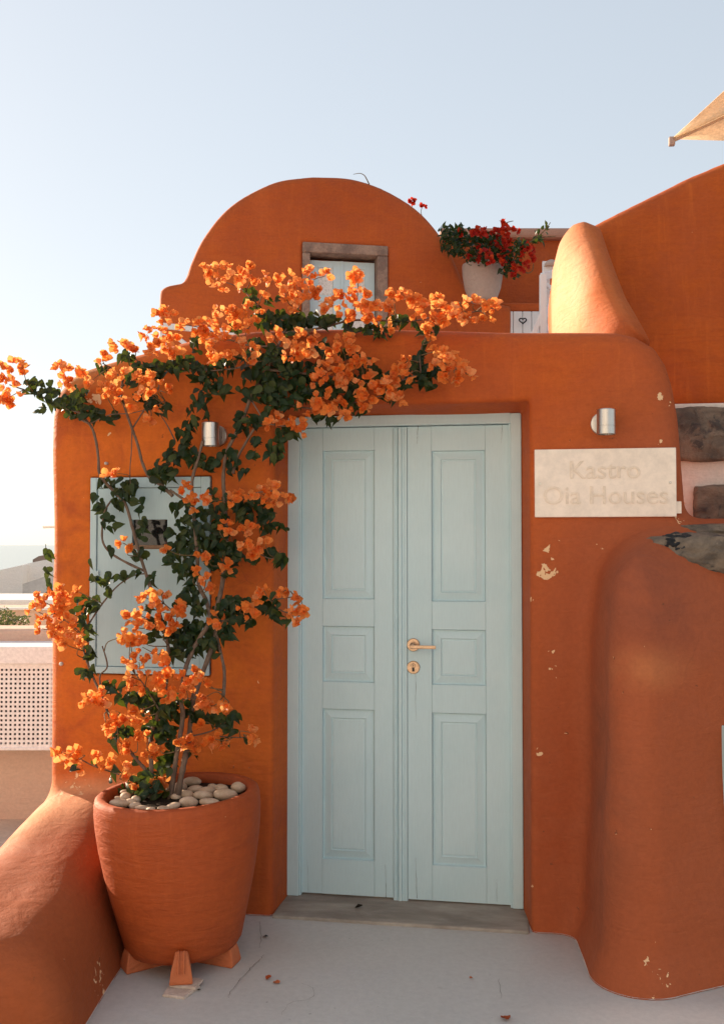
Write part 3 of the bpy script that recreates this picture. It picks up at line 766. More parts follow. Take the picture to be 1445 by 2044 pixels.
# ------------------------------------------------------------------ upper house with the vaulted roof
HP = PD(640, 600, 8.3); HYAW = math.radians(19.5)
HU = Vector((math.cos(HYAW), math.sin(HYAW), 0)); HM = Matrix.Translation((HP.x, HP.y, 0)) @ Matrix.Rotation(HYAW, 4, 'Z')
def HL(px, py, off=0.0):
    """house-local (u, z) of a pixel on the facade"""
    n = Vector((-math.sin(HYAW), math.cos(HYAW), 0))
    p = PV(px, py, Vector((HP.x, HP.y, 0)) + n * off, HYAW); return ((p - Vector((HP.x, HP.y, 0))).dot(HU), p.z)
HO = [(318, 800), (321, 640), (322, 586), (328, 575), (342, 569), (360, 566), (372, 557), (384, 522), (404, 476), (440, 431), (490, 391), (550, 363),
      (610, 353), (640, 352), (700, 357), (760, 374), (810, 401), (850, 434), (884, 476), (908, 523), (924, 563), (941, 587), (966, 600), (1000, 607), (1020, 612), (1020, 800)]
ho = [HL(x, y) for x, y in HO]
ho = [ho[0]] + [(p.x, p.y) for p in catmull([Vector((a_[0], a_[1], 0)) for a_ in ho[1:-2]], 5)] + ho[-2:]
wl = [HL(603, 484), HL(774, 493), HL(606, 700), HL(772, 700)]
WU0, WU1, WZ1, WZ0 = (wl[0][0]+wl[2][0])/2, (wl[1][0]+wl[3][0])/2, (wl[0][1]+wl[1][1])/2, (wl[2][1]+wl[3][1])/2
def f_house(u, v, z):
    d = rext(poly_sd(u, z, ho), np.abs(v - 2.6) - 2.6, .05) + .012 * lump(u, v, z, .8)
    return smax(d, -bx3(u, v, z, WU0, WU1, -1, .22, WZ0, WZ1), .02)
us = [p[0] for p in ho]
V, Q, N = surface_nets(f_house, (min(us) - .1, -.1, 2.2), (max(us) + .1, 5.4, max(p[1] for p in ho) + .1), .04)
house = thing('vaulted_house', (HP.x, HP.y, 2.2), 'orange vaulted house with rounded gable and small blue shuttered opening above the entrance', 'house')
me = np_mesh('wall', V, Q, N)
me.transform(HM); link('wall', me, M_house, house)
def hb(name, u0, u1, v0, v1, z0, z1, mat, parent, bevel=.006, seg=2): return box(name, u0, u1, v0, v1, z0, z1, mat, parent, bevel, seg, HM)
iu0, iu1 = HL(619, 560)[0], HL(753, 560)[0]; iz1 = HL(690, 508)[1]
st = thing('stone_surround', (0, 0, 0), '', ''); del st['label']; del st['category']; setp(st, house)
hb('jamb_stone', WU0 - .004, iu0, -.012, .2, WZ0, iz1, M_wstone, st, .012, 3); hb('jamb_stone', iu1, WU1 + .004, -.012, .2, WZ0, iz1, M_wstone, st, .012, 3)
hb('lintel_stone', WU0 - .004, WU1 + .004, -.016, .2, iz1 + .001, WZ1 + .004, M_wstone, st, .012, 3)
mu = (iu0 + iu1) / 2
for s_ in (0, 1):
    a0, a1 = (iu0 + .004, mu - .003) if s_ == 0 else (mu + .003, iu1 - .004)
    wdt = a1 - a0; lf = hb('shutter', a0, a1, .125, .15, WZ0, iz1 - .03, M_door, house, .003)
    q0, q1 = a0 + wdt * (.28 if s_ == 0 else .30), a1 - wdt * (.26 if s_ == 0 else .30)
    zt, zm = HL(650, 527)[1], HL(650, 583)[1]
    hb('stile', a0, q0, .105, .1248, WZ0, iz1 - .03, M_door, lf, .002); hb('stile', q1, a1, .105, .1248, WZ0, iz1 - .03, M_door, lf, .002)
    hb('rail', q0, q1, .106, .1248, zt, iz1 - .031, M_door, lf, .002); hb('rail', q0, q1, .106, .1248, zm - .05, zm, M_door, lf, .002)
    hb('pane', q0 + .001, q1 - .001, .118, .1245, zm, zt, M_lace, lf, 0); hb('pane', q0 + .001, q1 - .001, .118, .1245, WZ0 + .05, zm - .05, M_lace, lf, 0)
hb('meeting_bead', mu - .012, mu + .012, .095, .104, WZ0, iz1 - .03, M_door, house, .003)
# dry twig growing from the vault and red sprigs behind it
tag(tube('dry_twig', [PD(x, y, 8.35) for x, y in ((737, 368), (732, 358), (727, 350), (718, 346), (705, 348))], .006, .002, M_twig, None, 5, 6), 'bare bent twig on top of the orange vault', 'twig')

# ------------------------------------------------------------------ camera-facing boxes placed at their own distance
FWD = Vector((-math.sin(YAW), math.cos(YAW), 0)); RGT = Vector((math.cos(YAW), math.sin(YAW), 0))
def sbox(name, x0, y0, x1, y1, depth, th, mat, parent=None, bevel=.01, seg=2, yaw=0.0):
    c = PD((x0+x1)/2, (y0+y1)/2, depth); wdt = (x1-x0) * depth / FPX; zt, zb = PD((x0+x1)/2, y0, depth).z, PD((x0+x1)/2, y1, depth).z
    M = Matrix.Translation((c.x, c.y, 0)) @ Matrix.Rotation(YAW + yaw, 4, 'Z')
    return box(name, -wdt/2, wdt/2, 0, th, zb, zt, mat, parent, bevel, seg, M)
fp = thing('terrace_parapet', PD(1040, 620, 9.3), 'orange terrace parapet behind the red flowering pot with pale rounded coping', 'wall')
sbox('wall', 880, 474, 1330, 760, 9.3, .35, M_house, fp, .02, 2)
M_cope = plaster('pinkish_coping', (.50, .27, .19), (.44, .23, .16), (.55, .31, .22), seed=3.9, grain=.6)  # coping paler and pinker than the wall below
sbox('coping', 878, 453, 1332, 475, 9.24, .5, M_cope, fp, .05, 4)
sbox('ledge', 900, 604, 1330, 622, 8.65, .66, M_house, fp, .02, 3)
sbox('ledge_front', 900, 622, 1330, 800, 8.75, .5, M_house, fp, .0, 1)
fence = thing('board_fence', PD(1030, 700, 8.6), 'white painted board fence with heart ornament below the parapet', 'fence')
bxs = [968, 987, 1006, 1024, 1043, 1061, 1080, 1099, 1118, 1137]
for i in range(len(bxs) - 1):
    sbox('plank', bxs[i] + .5, 621, bxs[i+1] - .5, 740, 8.60, .03, M_white, fence, .004, 1)
hc_ = PD(1043, 640, 8.56); hp = []
for i in range(25):
    t = 2 * math.pi * i / 24; x = 16 * math.sin(t) ** 3; z = 13*math.cos(t) - 5*math.cos(2*t) - 2*math.cos(3*t) - math.cos(4*t)
    hp.append(hc_ + RGT * (x * .0019) + Vector((0, 0, z * .0016)))
tag(tube('heart_ornament', hp, .006, .006, M_dark, None, 2, 6), 'small dark wire heart hung on the white board fence', 'ornament')
# railing of the stair beside the sunlit parapet
rl = thing('stair_railing', PD(1082, 700, 6.6), 'white timber stair railing with post and braces beside the sunlit parapet end', 'railing')
P6 = lambda x, y, d=6.6: PD(x, y, d)
bar('post', P6(1083, 780), P6(1083, 548), .042, .042, M_white, rl); bar('post', P6(1092, 780, 6.75), P6(1092, 552, 6.75), .03, .03, M_white, rl)
bar('top_rail', P6(1083, 552), P6(1150, 534, 6.9), .035, .05, M_white, rl)
bar('rail', P6(1084, 630), P6(1150, 612, 6.9), .03, .04, M_white, rl); bar('rail', P6(1084, 656), P6(1150, 640, 6.9), .03, .04, M_white, rl)
bar('brace', P6(1086, 566), P6(1140, 606, 6.9), .02, .03, M_white, rl); bar('brace', P6(1062, 672), P6(1082, 626), .034, .034, M_white, rl)
bar('brace', P6(1086, 622), P6(1140, 560, 6.9), .02, .03, M_white, rl)
ln = thing('lantern', PD(1100, 556, 7.4), 'pale garden lantern with domed cap half hidden by the parapet end', 'lantern')
Pl = lambda x, y: PD(x, y, 7.4)
for x in (1087, 1112): bar('post', Pl(x, 556), Pl(x, 536), .016, .016, M_white, ln, .002)
bar('cap_rail', Pl(1082, 534), Pl(1117, 534), .02, .09, M_white, ln, .002); bar('base_rail', Pl(1082, 557), Pl(1117, 557), .02, .09, M_white, ln, .002)
bar('brace', Pl(1087, 555), Pl(1112, 537), .008, .008, M_white, ln, .001); bar('brace', Pl(1112, 555), Pl(1087, 537), .008, .008, M_white, ln, .001)
c_ = Pl(1100, 533); lathe('dome_cap', [(.056, 0), (.052, .022), (.038, .042), (.016, .052), (0, .054)], M_pot, ln, 24, Matrix.Translation(c_))
bar('stand', Pl(1100, 760), Pl(1100, 558), .1, .1, M_house, ln, .01)
# railing at the left foot of the house
r2 = thing('terrace_railing', PD(330, 690, 7.6), 'white terrace handrail crossing the left foot of the vaulted house', 'railing')
bar('top_rail', PD(320, 650, 7.6), PD(470, 664, 7.5), .036, .042, M_white, r2); bar('post', PD(326, 760, 7.6), PD(326, 652, 7.6), .045, .045, M_white, r2)
bar('brace', PD(352, 672, 7.6), PD(388, 700, 7.55), .03, .03, M_white, r2)
bar('bottom_rail', PD(320, 720, 7.6), PD(470, 734, 7.5), .03, .03, M_white, r2)
# upper terrace the house and the pot stand on
ta = box('upper_terrace', ho[0][0] + .06, 6.0, -.8, 9.0, -1.2, 2.45, M_whitewash, None, .02, 2, HM); kind(ta, 'structure')

# ------------------------------------------------------------------ tall wall at the right, rough stonework below it
BYW = .74
bo = [(1170, 452), (1192, 440), (1230, 420), (1300, 383), (1370, 347), (1445, 318), (1560, 285), (1800, 260), (2500, 240), (2500, 817), (1445, 816), (1170, 814)]
bo_ = [(PY(x, y, BYW).x, PY(x, y, BYW).z) for x, y in bo]
def f_big(x, y, z):
    d2 = poly_sd(x, z, bo_)
    return rext(d2, np.abs(y - BYW - .25) - .25, .07) + .012 * lump(x, y, z, .7)
V, Q, N = surface_nets(f_big, (bo_[0][0] - .1, BYW - .1, bo_[9][1] - .1), (bo_[8][0] + .1, BYW + .6, bo_[8][1] + .1), .03)
tag(link('tall_wall', np_mesh('tall_wall', V, Q, N), M_big), 'tall orange wall in shade rising to the right behind the name plaque wall', 'wall')
zr1, zr0 = PY(1400, 817, .7).z, PY(1400, 1075, .7).z
sw = thing('rubble_wall', PY(1420, 1060, .72), 'rough lava stone wall with pale mortar band under the tall orange wall', 'wall')
xw0, xw1 = PY(1300, 900, .7).x, PY(2500, 900, .7).x
M_mort = plaster('pale_mortar', (.78, .68, .60), (.68, .58, .50), (.82, .73, .66), seed=1.1, grain=2.2)
box('mortar', xw0, xw1, .72, 1.15, -.1, zr1 + .03, M_mort, sw, .01)
def rock(name, c, rx, ry, rz, seed, parent, mat=None, sub=4, rough=.16, flat=0.0):
    rr = random.Random(seed); bm = bmesh.new(); bmesh.ops.create_icosphere(bm, subdivisions=sub, radius=1.0)
    ph = [[rr.uniform(0, 6.3) for _ in range(3)] for _ in range(10)]
    for v in bm.verts:
        p = v.co.copy(); d = 0
        for i, q in enumerate(ph):
            k = 1.6 + i * 1.15; d += math.sin(p.x*k+q[0]) * math.sin(p.y*k+q[1]) * math.sin(p.z*k+q[2]) / (1 + i*.55)
        if sub > 3:
            q_ = p * 2.2 + Vector((seed, seed * .7, 0)); d += 1.1 * mnoise.fractal(q_ * 2.0, .8, 2.1, 5) * (.10 / max(rough, .05)) - .6 * max(0, .22 - mnoise.cell(q_ * 3)) * 0
        p = p * (1 + rough * d * 1.4)
        m = max(abs(p.x), abs(p.y), abs(p.z)); p = p.lerp(p / max(m, .01) * 1.0, flat * .5)
        v.co = Vector((p.x*rx, p.y*ry, p.z*rz))
    bm.transform(Matrix.Translation(c))
    return link(name, from_bm(name, bm), mat or M_rock, parent, True)
s_ = 4.35 / 2000
for i, (x, y, wx, hy, sd_) in enumerate(((1392, 872, 68, 58, 3), (1518, 872, 58, 58, 8), (1434, 1030, 62, 64, 12), (1545, 1012, 48, 50, 15), (1630, 870, 54, 52, 19), (1640, 1012, 46, 50, 23), (1745, 872, 56, 56, 27), (1740, 1015, 50, 52, 29), (1865, 870, 58, 55, 33), (1850, 1012, 54, 50, 35))):
    rock('stone', PY(x, y, .83), wx*s_, .16, hy*s_, sd_, sw, rough=.06, flat=1.5, sub=5)
# rocks bedded in the buttress
k_ = 3.4 / 2000
ha, hb_, hc2 = hit(1395, 1106), hit(1348, 1090), hit(1425, 1068)
rock('bedded_rock', ha + FWD*.035 + RGT*.005, 118*k_, .075, 42*k_, 31, butt, rough=.07, flat=.8, sub=5)
M_black = simple('black_lava', (.012, .014, .017), (.04, .04, .045), 30, .6, .4, 0, .9, .012)
rock('bedded_rock', hb_ + FWD*.012 + RGT*.008 + Vector((0, 0, .008)), 34*k_, .045, 20*k_, 37, butt, M_black, rough=.22)
rock('bedded_rock', hc2 + FWD*.17 + RGT*.05, 96*k_, .19, 26*k_, 41, butt, rough=.12, flat=.8, sub=5)
pc = PY(1500, 1583, -.40)
hatch = PY(1441, 1583, -.42)

# little blue hatch at the right edge of the picture, set on the buttress face
hz0, hz1 = PY(1440, 1704, -.40).z, PY(1440, 1463, -.40).z
bd = math.atan2(bdir.y, bdir.x); bc = bp[4] + Vector((0, 0, 0))
Mh = Matrix.Translation((bp[3].x, bp[3].y, 0)) @ Matrix.Rotation(bd, 4, 'Z')
hx = (bp[4] - bp[3]).length
hat = thing('wall_hatch', bp[4], 'pale blue hatch cover on the buttress at the right picture edge', 'hatch')
box('cover', hx + .012, hx + .42, -.028, .06, hz0, hz1, M_cab, hat, .004, 2, Mh); box('cover_panel', hx + .04, hx + .37, -.037, .02, hz0 + .05, hz1 - .05, M_cab, hat, .004, 2, Mh)

# terrace behind the tall wall and the parasol on it
t2 = box('side_terrace', .2, 6.0, 1.3, 5.0, -1.0, 2.0, M_whitewash, None, .02); kind(t2, 'structure')
par = thing('parasol', Vector((2.68, 1.6, 2.0)), 'beige canvas parasol whose corner reaches in at the upper right', 'parasol')
Pc = lambda x, d, z: CAM + RGT * x + FWD * d + Vector((0, 0, z - CAM.z))
e1 = Vector((1, .10)).normalized(); e2 = Vector((.10, -1)).normalized(); c0 = Vector((1.875, 6.0)); side = 3.0; zc = PD(1347, 268, 6.0).z
cs = [c0, c0 + e1*side, c0 + (e1+e2)*side, c0 + e2*side]; mid = c0 + (e1+e2)*side/2; apex = Pc(mid.x, mid.y, zc + .44)
for i in range(4):
    A, B = cs[i], cs[(i+1) % 4]; vs, fs, n = [], [], 10
    for r in range(n+1):
        t = r/n
        for k in range(n+1):
            u = k/n; p2 = A.lerp(B, u).lerp(mid, t); zz = zc + .44*t - .05*(1-t)*math.sin(math.pi*u)*.0 - .03*math.sin(math.pi*t)*math.sin(math.pi*u)
            inn = .035 * math.sin(math.pi*u) * (1-t)
            p2 = p2.lerp(mid, inn*.6); vs.append(Pc(p2.x, p2.y, zz))
    for r in range(n):
        for k in range(n): fs.append((r*(n+1)+k, r*(n+1)+k+1, (r+1)*(n+1)+k+1, (r+1)*(n+1)+k))
    o = link('canopy_panel', mesh('canopy_panel', vs, fs), M_canvas, par, True)
    md = o.modifiers.new('thick', 'SOLIDIFY'); md.thickness = .003
    tube('rib', [Pc(A.x, A.y, zc - .014), Pc(mid.x, mid.y, zc + .42)], .011, .011, M_canvas, par, 4, 6)
    cpt = box('rib_end', -.018, .018, -.018, .018, -.04, .012, M_pot, par, .004, 1, Matrix.Translation(Pc(A.x, A.y, zc)))
tube('pole', [Pc(mid.x, mid.y, 1.98), Pc(mid.x, mid.y, zc + .5)], .025, .025, M_white, par, 4, 12)
bs = Pc(mid.x, mid.y, 2.0); lathe('base', [(.28, 0), (.28, .06), (.1, .1), (.04, .2), (0, .2)], M_dark, par, 24, Matrix.Translation(bs))

# ------------------------------------------------------------------ pale pot of the red bougainvillea
pb = PD(968, 602, 8.25); ks = 8.25 / 2000
ph_ = 74 * ks
tag(lathe('white_planter', [(0, 0), (24*ks, 0), (28*ks, .02), (36*ks, ph_*.35), (40*ks, ph_*.7), (41*ks, ph_*.95), (40*ks, ph_), (37*ks, ph_), (36*ks, ph_*.9), (0, ph_*.88)], M_pot, None, 48, Matrix.Translation(pb + Vector((-.02, 0, 0)))), 'pale clay pot holding the red bougainvillea on the terrace ledge', 'pot')
# ------------------------------------------------------------------ terracotta pot on its feet
pc = PZ(367, 1912, 0.0); POT = Vector((pc.x, pc.y, 0))
TILT = Matrix.Translation(POT + Vector((0, 0, .045))) @ Matrix.Rotation(math.radians(-2.6), 4, FWD) 
prof = [(0, 0), (.165, 0), (.190, .008), (.203, .03), (.222, .11), (.243, .20), (.262, .29), (.277, .38), (.286, .46), (.2885, .51), (.287, .545), (.283, .562), (.274, .570), (.256, .570), (.246, .562), (.243, .54), (.242, .46), (0, .46)]
prof = [(r, z * .945) for r, z in prof]
pot = lathe('flower_pot', prof, M_terra, None, 96, TILT, True, .004)
tag(pot, 'large terracotta flower pot with pebbles standing on clay feet before the wall', 'pot')
def pot_pt(px, py, h):
    """point on the plane of the tilted pot at height h above its bottom"""
    n = (TILT.to_3x3() @ Vector((0, 0, 1))); o_ = TILT @ Vector((0, 0, h)); d = ray(px, py)
    return CAM + d * ((o_ - CAM).dot(n) / d.dot(n))
SOIL = .504
so = lathe('soil', [(.249, SOIL - .03), (.249, SOIL), (.2, SOIL + .006), (.1, SOIL + .012), (0, SOIL + .014)], M_soil, None, 40, TILT, True, cap=False); kind(so, 'stuff')
so['label'] = 'dark potting soil filling the terracotta pot'; so['category'] = 'soil'

def foot_mesh():
    """clay pot foot: upright horn outside, tail running in under the pot (+x points outward)"""
    prof = [(-.085, 0, .016), (-.085, .034, .015), (-.02, .042, .017), (.006, .050, .019), (.014, .078, .018), (.024, .096, .014), (.034, .099, .012), (.042, .088, .014), (.052, .045, .022), (.058, .010, .026), (.056, 0, .026)]
    vs = [(x, -w_, z) for x, z, w_ in prof] + [(x, w_, z) for x, z, w_ in prof]; n = len(prof)
    fs = [tuple(range(n))[::-1], tuple(range(n, 2*n))] + [(i, (i+1) % n, n + (i+1) % n, n + i) for i in range(n)]
    bm = bmesh.new(); bv = [bm.verts.new(v) for v in vs]
    for f in fs: bm.faces.new([bv[i] for i in f])
    bmesh.ops.recalc_face_normals(bm, faces=bm.faces[:])
    bmesh.ops.bevel(bm, geom=bm.edges[:], offset=.005, segments=2, affect='EDGES', profile=.6, clamp_overlap=True)
    return from_bm('pot_foot', bm)
fm = foot_mesh(); fm.materials.append(M_foot)
for i, (px, py, lab) in enumerate(((258, 1936, 'clay pot foot at the left under the terracotta pot'), (362, 1962, 'ribbed clay pot foot at the front, raised on two broken tiles'), (462, 1924, 'clay pot foot at the right under the terracotta pot, nearest the door'))):
    p = PZ(px, py, .018 if i == 1 else 0); d = p - POT; ang = math.atan2(d.y, d.x)
    o = link('pot_foot', fm if i != 1 else fm.copy(), None); o.location = p - Vector((math.cos(ang), math.sin(ang), 0)) * .045; o.location.z = .018 if i == 1 else 0
    o.rotation_euler = (0, 0, ang); o.scale = (1.15, 1.5, 1.0); tag(o, lab, 'pot foot', 'clay feet under the pot')
    if i == 1:
        for k in (-1, 1):
            rbm = box('rib', .040, .056, k*.006 - .0016, k*.006 + .0016, .012, .082, M_foot, None, .0012, 1); rbm.parent = o
            rbm.rotation_euler = (0, math.radians(-14), 0); rbm.location = (.012, 0, .012)
M_tile = simple('broken_tile', (.62, .50, .42), (.46, .35, .28), 25, .7, .3, 0, .3, .003)
p0 = PZ(363, 1978, 0)
def slab(cx, cy, pts, z0, z1, lab):
    bm = bmesh.new(); a_ = [bm.verts.new((cx + x, cy + y, z0)) for x, y in pts]; b_ = [bm.verts.new((cx + x*.98, cy + y*.98, z1)) for x, y in pts]; n = len(pts)
    bm.faces.new(a_[::-1]); bm.faces.new(b_)
    for i in range(n): bm.faces.new((a_[i], a_[(i+1) % n], b_[(i+1) % n], b_[i]))
    bmesh.ops.bevel(bm, geom=bm.edges[:], offset=.0012, segments=1, affect='EDGES')
    tag(link('broken_tile', from_bm('broken_tile', bm), M_tile), lab, 'tile', 'tiles under the pot foot')
slab(p0.x, p0.y, ((-.046, -.052), (.030, -.060), (.052, .03), (.03, .075), (-.04, .06), (-.05, .02)), 0, .009, 'lower broken tile lying on the floor under the front pot foot')
slab(p0.x + .004, p0.y + .028, ((-.045, -.03), (.045, -.036), (.05, .03), (-.036, .05)), .0093, .0178, 'upper broken tile directly beneath the front pot foot')

# pebbles on the soil
PB = [(236, 1594, 7, 4), (254, 1584, 13, 6), (252, 1593, 11, 8), (240, 1606, 19, 8), (259, 1604, 11, 7), (271, 1611, 11, 7), (272, 1598, 9, 7), (345, 1580, 16, 11), (362, 1572, 13, 8),
      (383, 1563, 20, 9), (391, 1577, 16, 7), (414, 1581, 15, 8), (407, 1590, 19, 8), (418, 1603, 19, 7), (377, 1605, 17, 10), (345, 1611, 14, 6), (441, 1576, 14, 8),
      (451, 1590, 23, 11), (476, 1575, 14, 10), (372, 1588, 15, 8), (328, 1614, 12, 4), (284, 1614, 13, 5), (300, 1616, 10, 4), (425, 1572, 10, 6), (395, 1552, 10, 5), (352, 1592, 10, 6)]
def ordinal(n): return ('leftmost', 'second from the left', 'third from the left', 'fourth from the left', 'fifth from the left', 'sixth from the left', 'seventh from the left', 'eighth from the left', 'ninth from the left', 'tenth from the left', 'eleventh from the left')[n]
ROWS = [('back', -1e9, 1581), ('middle', 1581, 1597), ('front', 1597, 1e9)]
for i, (x, y, rx, ry) in enumerate(PB):
    rw = next(r for r in ROWS if r[1] <= y < r[2]); od = sorted([q[0] for q in PB if rw[1] <= q[1] < rw[2]]).index(x)
    k = 3.45 / 2000; rr = random.Random(i); rx *= 1.10; ry *= 1.2
    c = pot_pt(x, y + 2, SOIL + .012); ax_ = TILT @ Vector((0, 0, SOIL + .012)); dv = c - ax_; lim = .243 - rx*k*.9
    if dv.length > lim: c = ax_ + dv.normalized() * lim
    o = rock('pebble', Vector((0, 0, 0)), rx*k, max(ry*1.15, rx*.62)*k, ry*k*.95, 100 + i, None, M_peb, 3, .035)
    o.location = c + Vector((0, 0, ry*k*.45)); o.rotation_euler = (rr.uniform(-.2, .2), rr.uniform(-.25, .25), YAW + rr.uniform(-.4, .4))
    tag(o, 'pale pebble in the terracotta pot, %s in the %s row' % (ordinal(od), rw[0]), 'pebble', 'pebbles in the terracotta pot')

# ------------------------------------------------------------------ bougainvillea
rng = random.Random(11)
def bract_pts(L, wd, cup, curl):
    """ovate thin piece along +x, folded on its midrib; returns vertices and faces"""
    rows = [(0, .12), (.2, .42), (.45, .54), (.72, .44), (.9, .2), (1.0, .02)]; vs = []
    for i, (t, hw) in enumerate(rows):
        z = curl * t * t; ru = (.07 if i % 2 else -.05) * (t > .1)
        vs += [(t*L, -hw*wd, z*L + cup*hw*wd + ru), (t*L, 0, z*L), (t*L, hw*wd, z*L + cup*hw*wd - ru)]
    fs = []
    for i in range(len(rows)-1):
        for k in (0, 1): fs.append((3*i+k, 3*i+k+1, 3*i+k+4, 3*i+k+3))
    return np.array(vs), np.array(fs)
def leaf_pts(L, wd, cup, curl):
    rows = [(0, .16), (.10, .42), (.30, .52), (.58, .38), (.82, .15), (1.0, .01)]; vs = []
    for t, hw in rows:
        z = curl * t * t
        vs += [(t*L, -hw*wd, z*L + cup*hw*wd), (t*L, 0, z*L), (t*L, hw*wd, z*L + cup*hw*wd)]
    fs = []
    for i in range(len(rows)-1):
        for k in (0, 1): fs.append((3*i+k, 3*i+k+1, 3*i+k+4, 3*i+k+3))
    return np.array(vs), np.array(fs)
class Soup:
    def __init__(s): s.v, s.f, s.t, s.n = [], [], [], 0
    def add(s, V, F, M, tint):
        A = np.array(M)[:3, :3]; b_ = np.array(M)[:3, 3]
        s.v.append(V @ A.T + b_); s.f.append(F + s.n); s.n += len(V); s.t.append(np.full(len(V), tint))
    def mesh(s, name, smooth=True):
        me = np_mesh(name, np.concatenate(s.v), np.concatenate(s.f), None, smooth)
        at = me.attributes.new('tint', 'FLOAT', 'POINT'); at.data.foreach_set('value', np.concatenate(s.t).astype(np.float32)); return me
BR = [bract_pts(1, .86, c, k) for c, k in ((.35, .15), (.55, .3), (.25, -.1), (.7, .2))]
LF = [leaf_pts(1, .56, c, k) for c, k in ((.30, -.25), (.5, -.45), (.2, .1), (.65, -.2), (.4, -.7))]
M_floret = simple('cream_floret', (.85, .72, .45), (.8, .66, .4), 50, .6, .3)
def basis(ax, spin):
    ax = ax.normalized(); q = ax.to_track_quat('Z', 'Y'); return q.to_matrix().to_4x4() @ Matrix.Rotation(spin, 4, 'Z')
def flower(soup, p, ax, L, tint, open_):
    """three papery bracts round a common axis"""
    for k in range(3):
        V_, F_ = BR[rng.randrange(4)]
        M = Matrix.Translation(p) @ basis(ax, rng.uniform(-.25, .25) + k*2.094) @ Matrix.Rotation(-open_ + rng.uniform(-.2, .2), 4, 'Y') @ Matrix.Scale(L * rng.uniform(.85, 1.12), 4)
        soup.add(V_, F_, M, (tint + rng.uniform(-.06, .06)) % 1.0)
OUTW = Vector((0, -1, .25)).normalized()
def cluster(c, rx, ry, L=.036, dens=1.0, name='flower_cluster', mat=None, parent=None, k=None, squash=.8):
    """a tuft of blossoms filling an ellipsoid rx (along wall) by ry (height), metres"""
    s = Soup(); n = max(3, int(dens * 2.3 * (rx * ry) / (L * L * .55)) + 3); rd = min(rx, ry) * squash
    for i in range(n):
        while True:
            q = Vector((rng.uniform(-1, 1), rng.uniform(-1, 1), rng.uniform(-1, 1)))
            if q.length < 1: break
        if q.length > 1e-3: q = q.normalized() * (q.length ** .55)
        if q.y > .45: q.y *= -.8
        p = c + RGT * (q.x*rx) + FWD * (q.y*rd) + Vector((0, 0, q.z*ry))
        ax = (RGT*q.x + FWD*q.y + Vector((0, 0, q.z)) + OUTW*.55 + Vector((rng.uniform(-.6, .6), rng.uniform(-.6, .6), rng.uniform(-.6, .6)))).normalized()
        flower(s, p, ax, L * rng.uniform(.8, 1.15), rng.random(), rng.uniform(.35, 1.0))
    me = s.mesh(name)
    return link(name, me, mat or M_bract, parent)
vb = POT + Vector((0, 0, .55))
vine = thing('bougainvillea', (POT.x, POT.y, .57), 'orange flowering bougainvillea climbing from the pot over the entrance wall', 'vine')

def yoff(x, y):
    """how far the vine stands from the wall at a place of the picture (world y)"""
    if y > 1380: b_ = -.40 + .03 * math.sin(x*.05)
    elif y > 1100: b_ = -.40 + .26 * (1380 - y) / 280
    elif y > 700: b_ = -.14
    else: b_ = -.12 + .22 * (700 - y) / 150
    if x < 160 and y < 900: b_ = -.10
    return b_
def VP(x, y, o=0.0): return PY(x, y, yoff(x, y) + o)

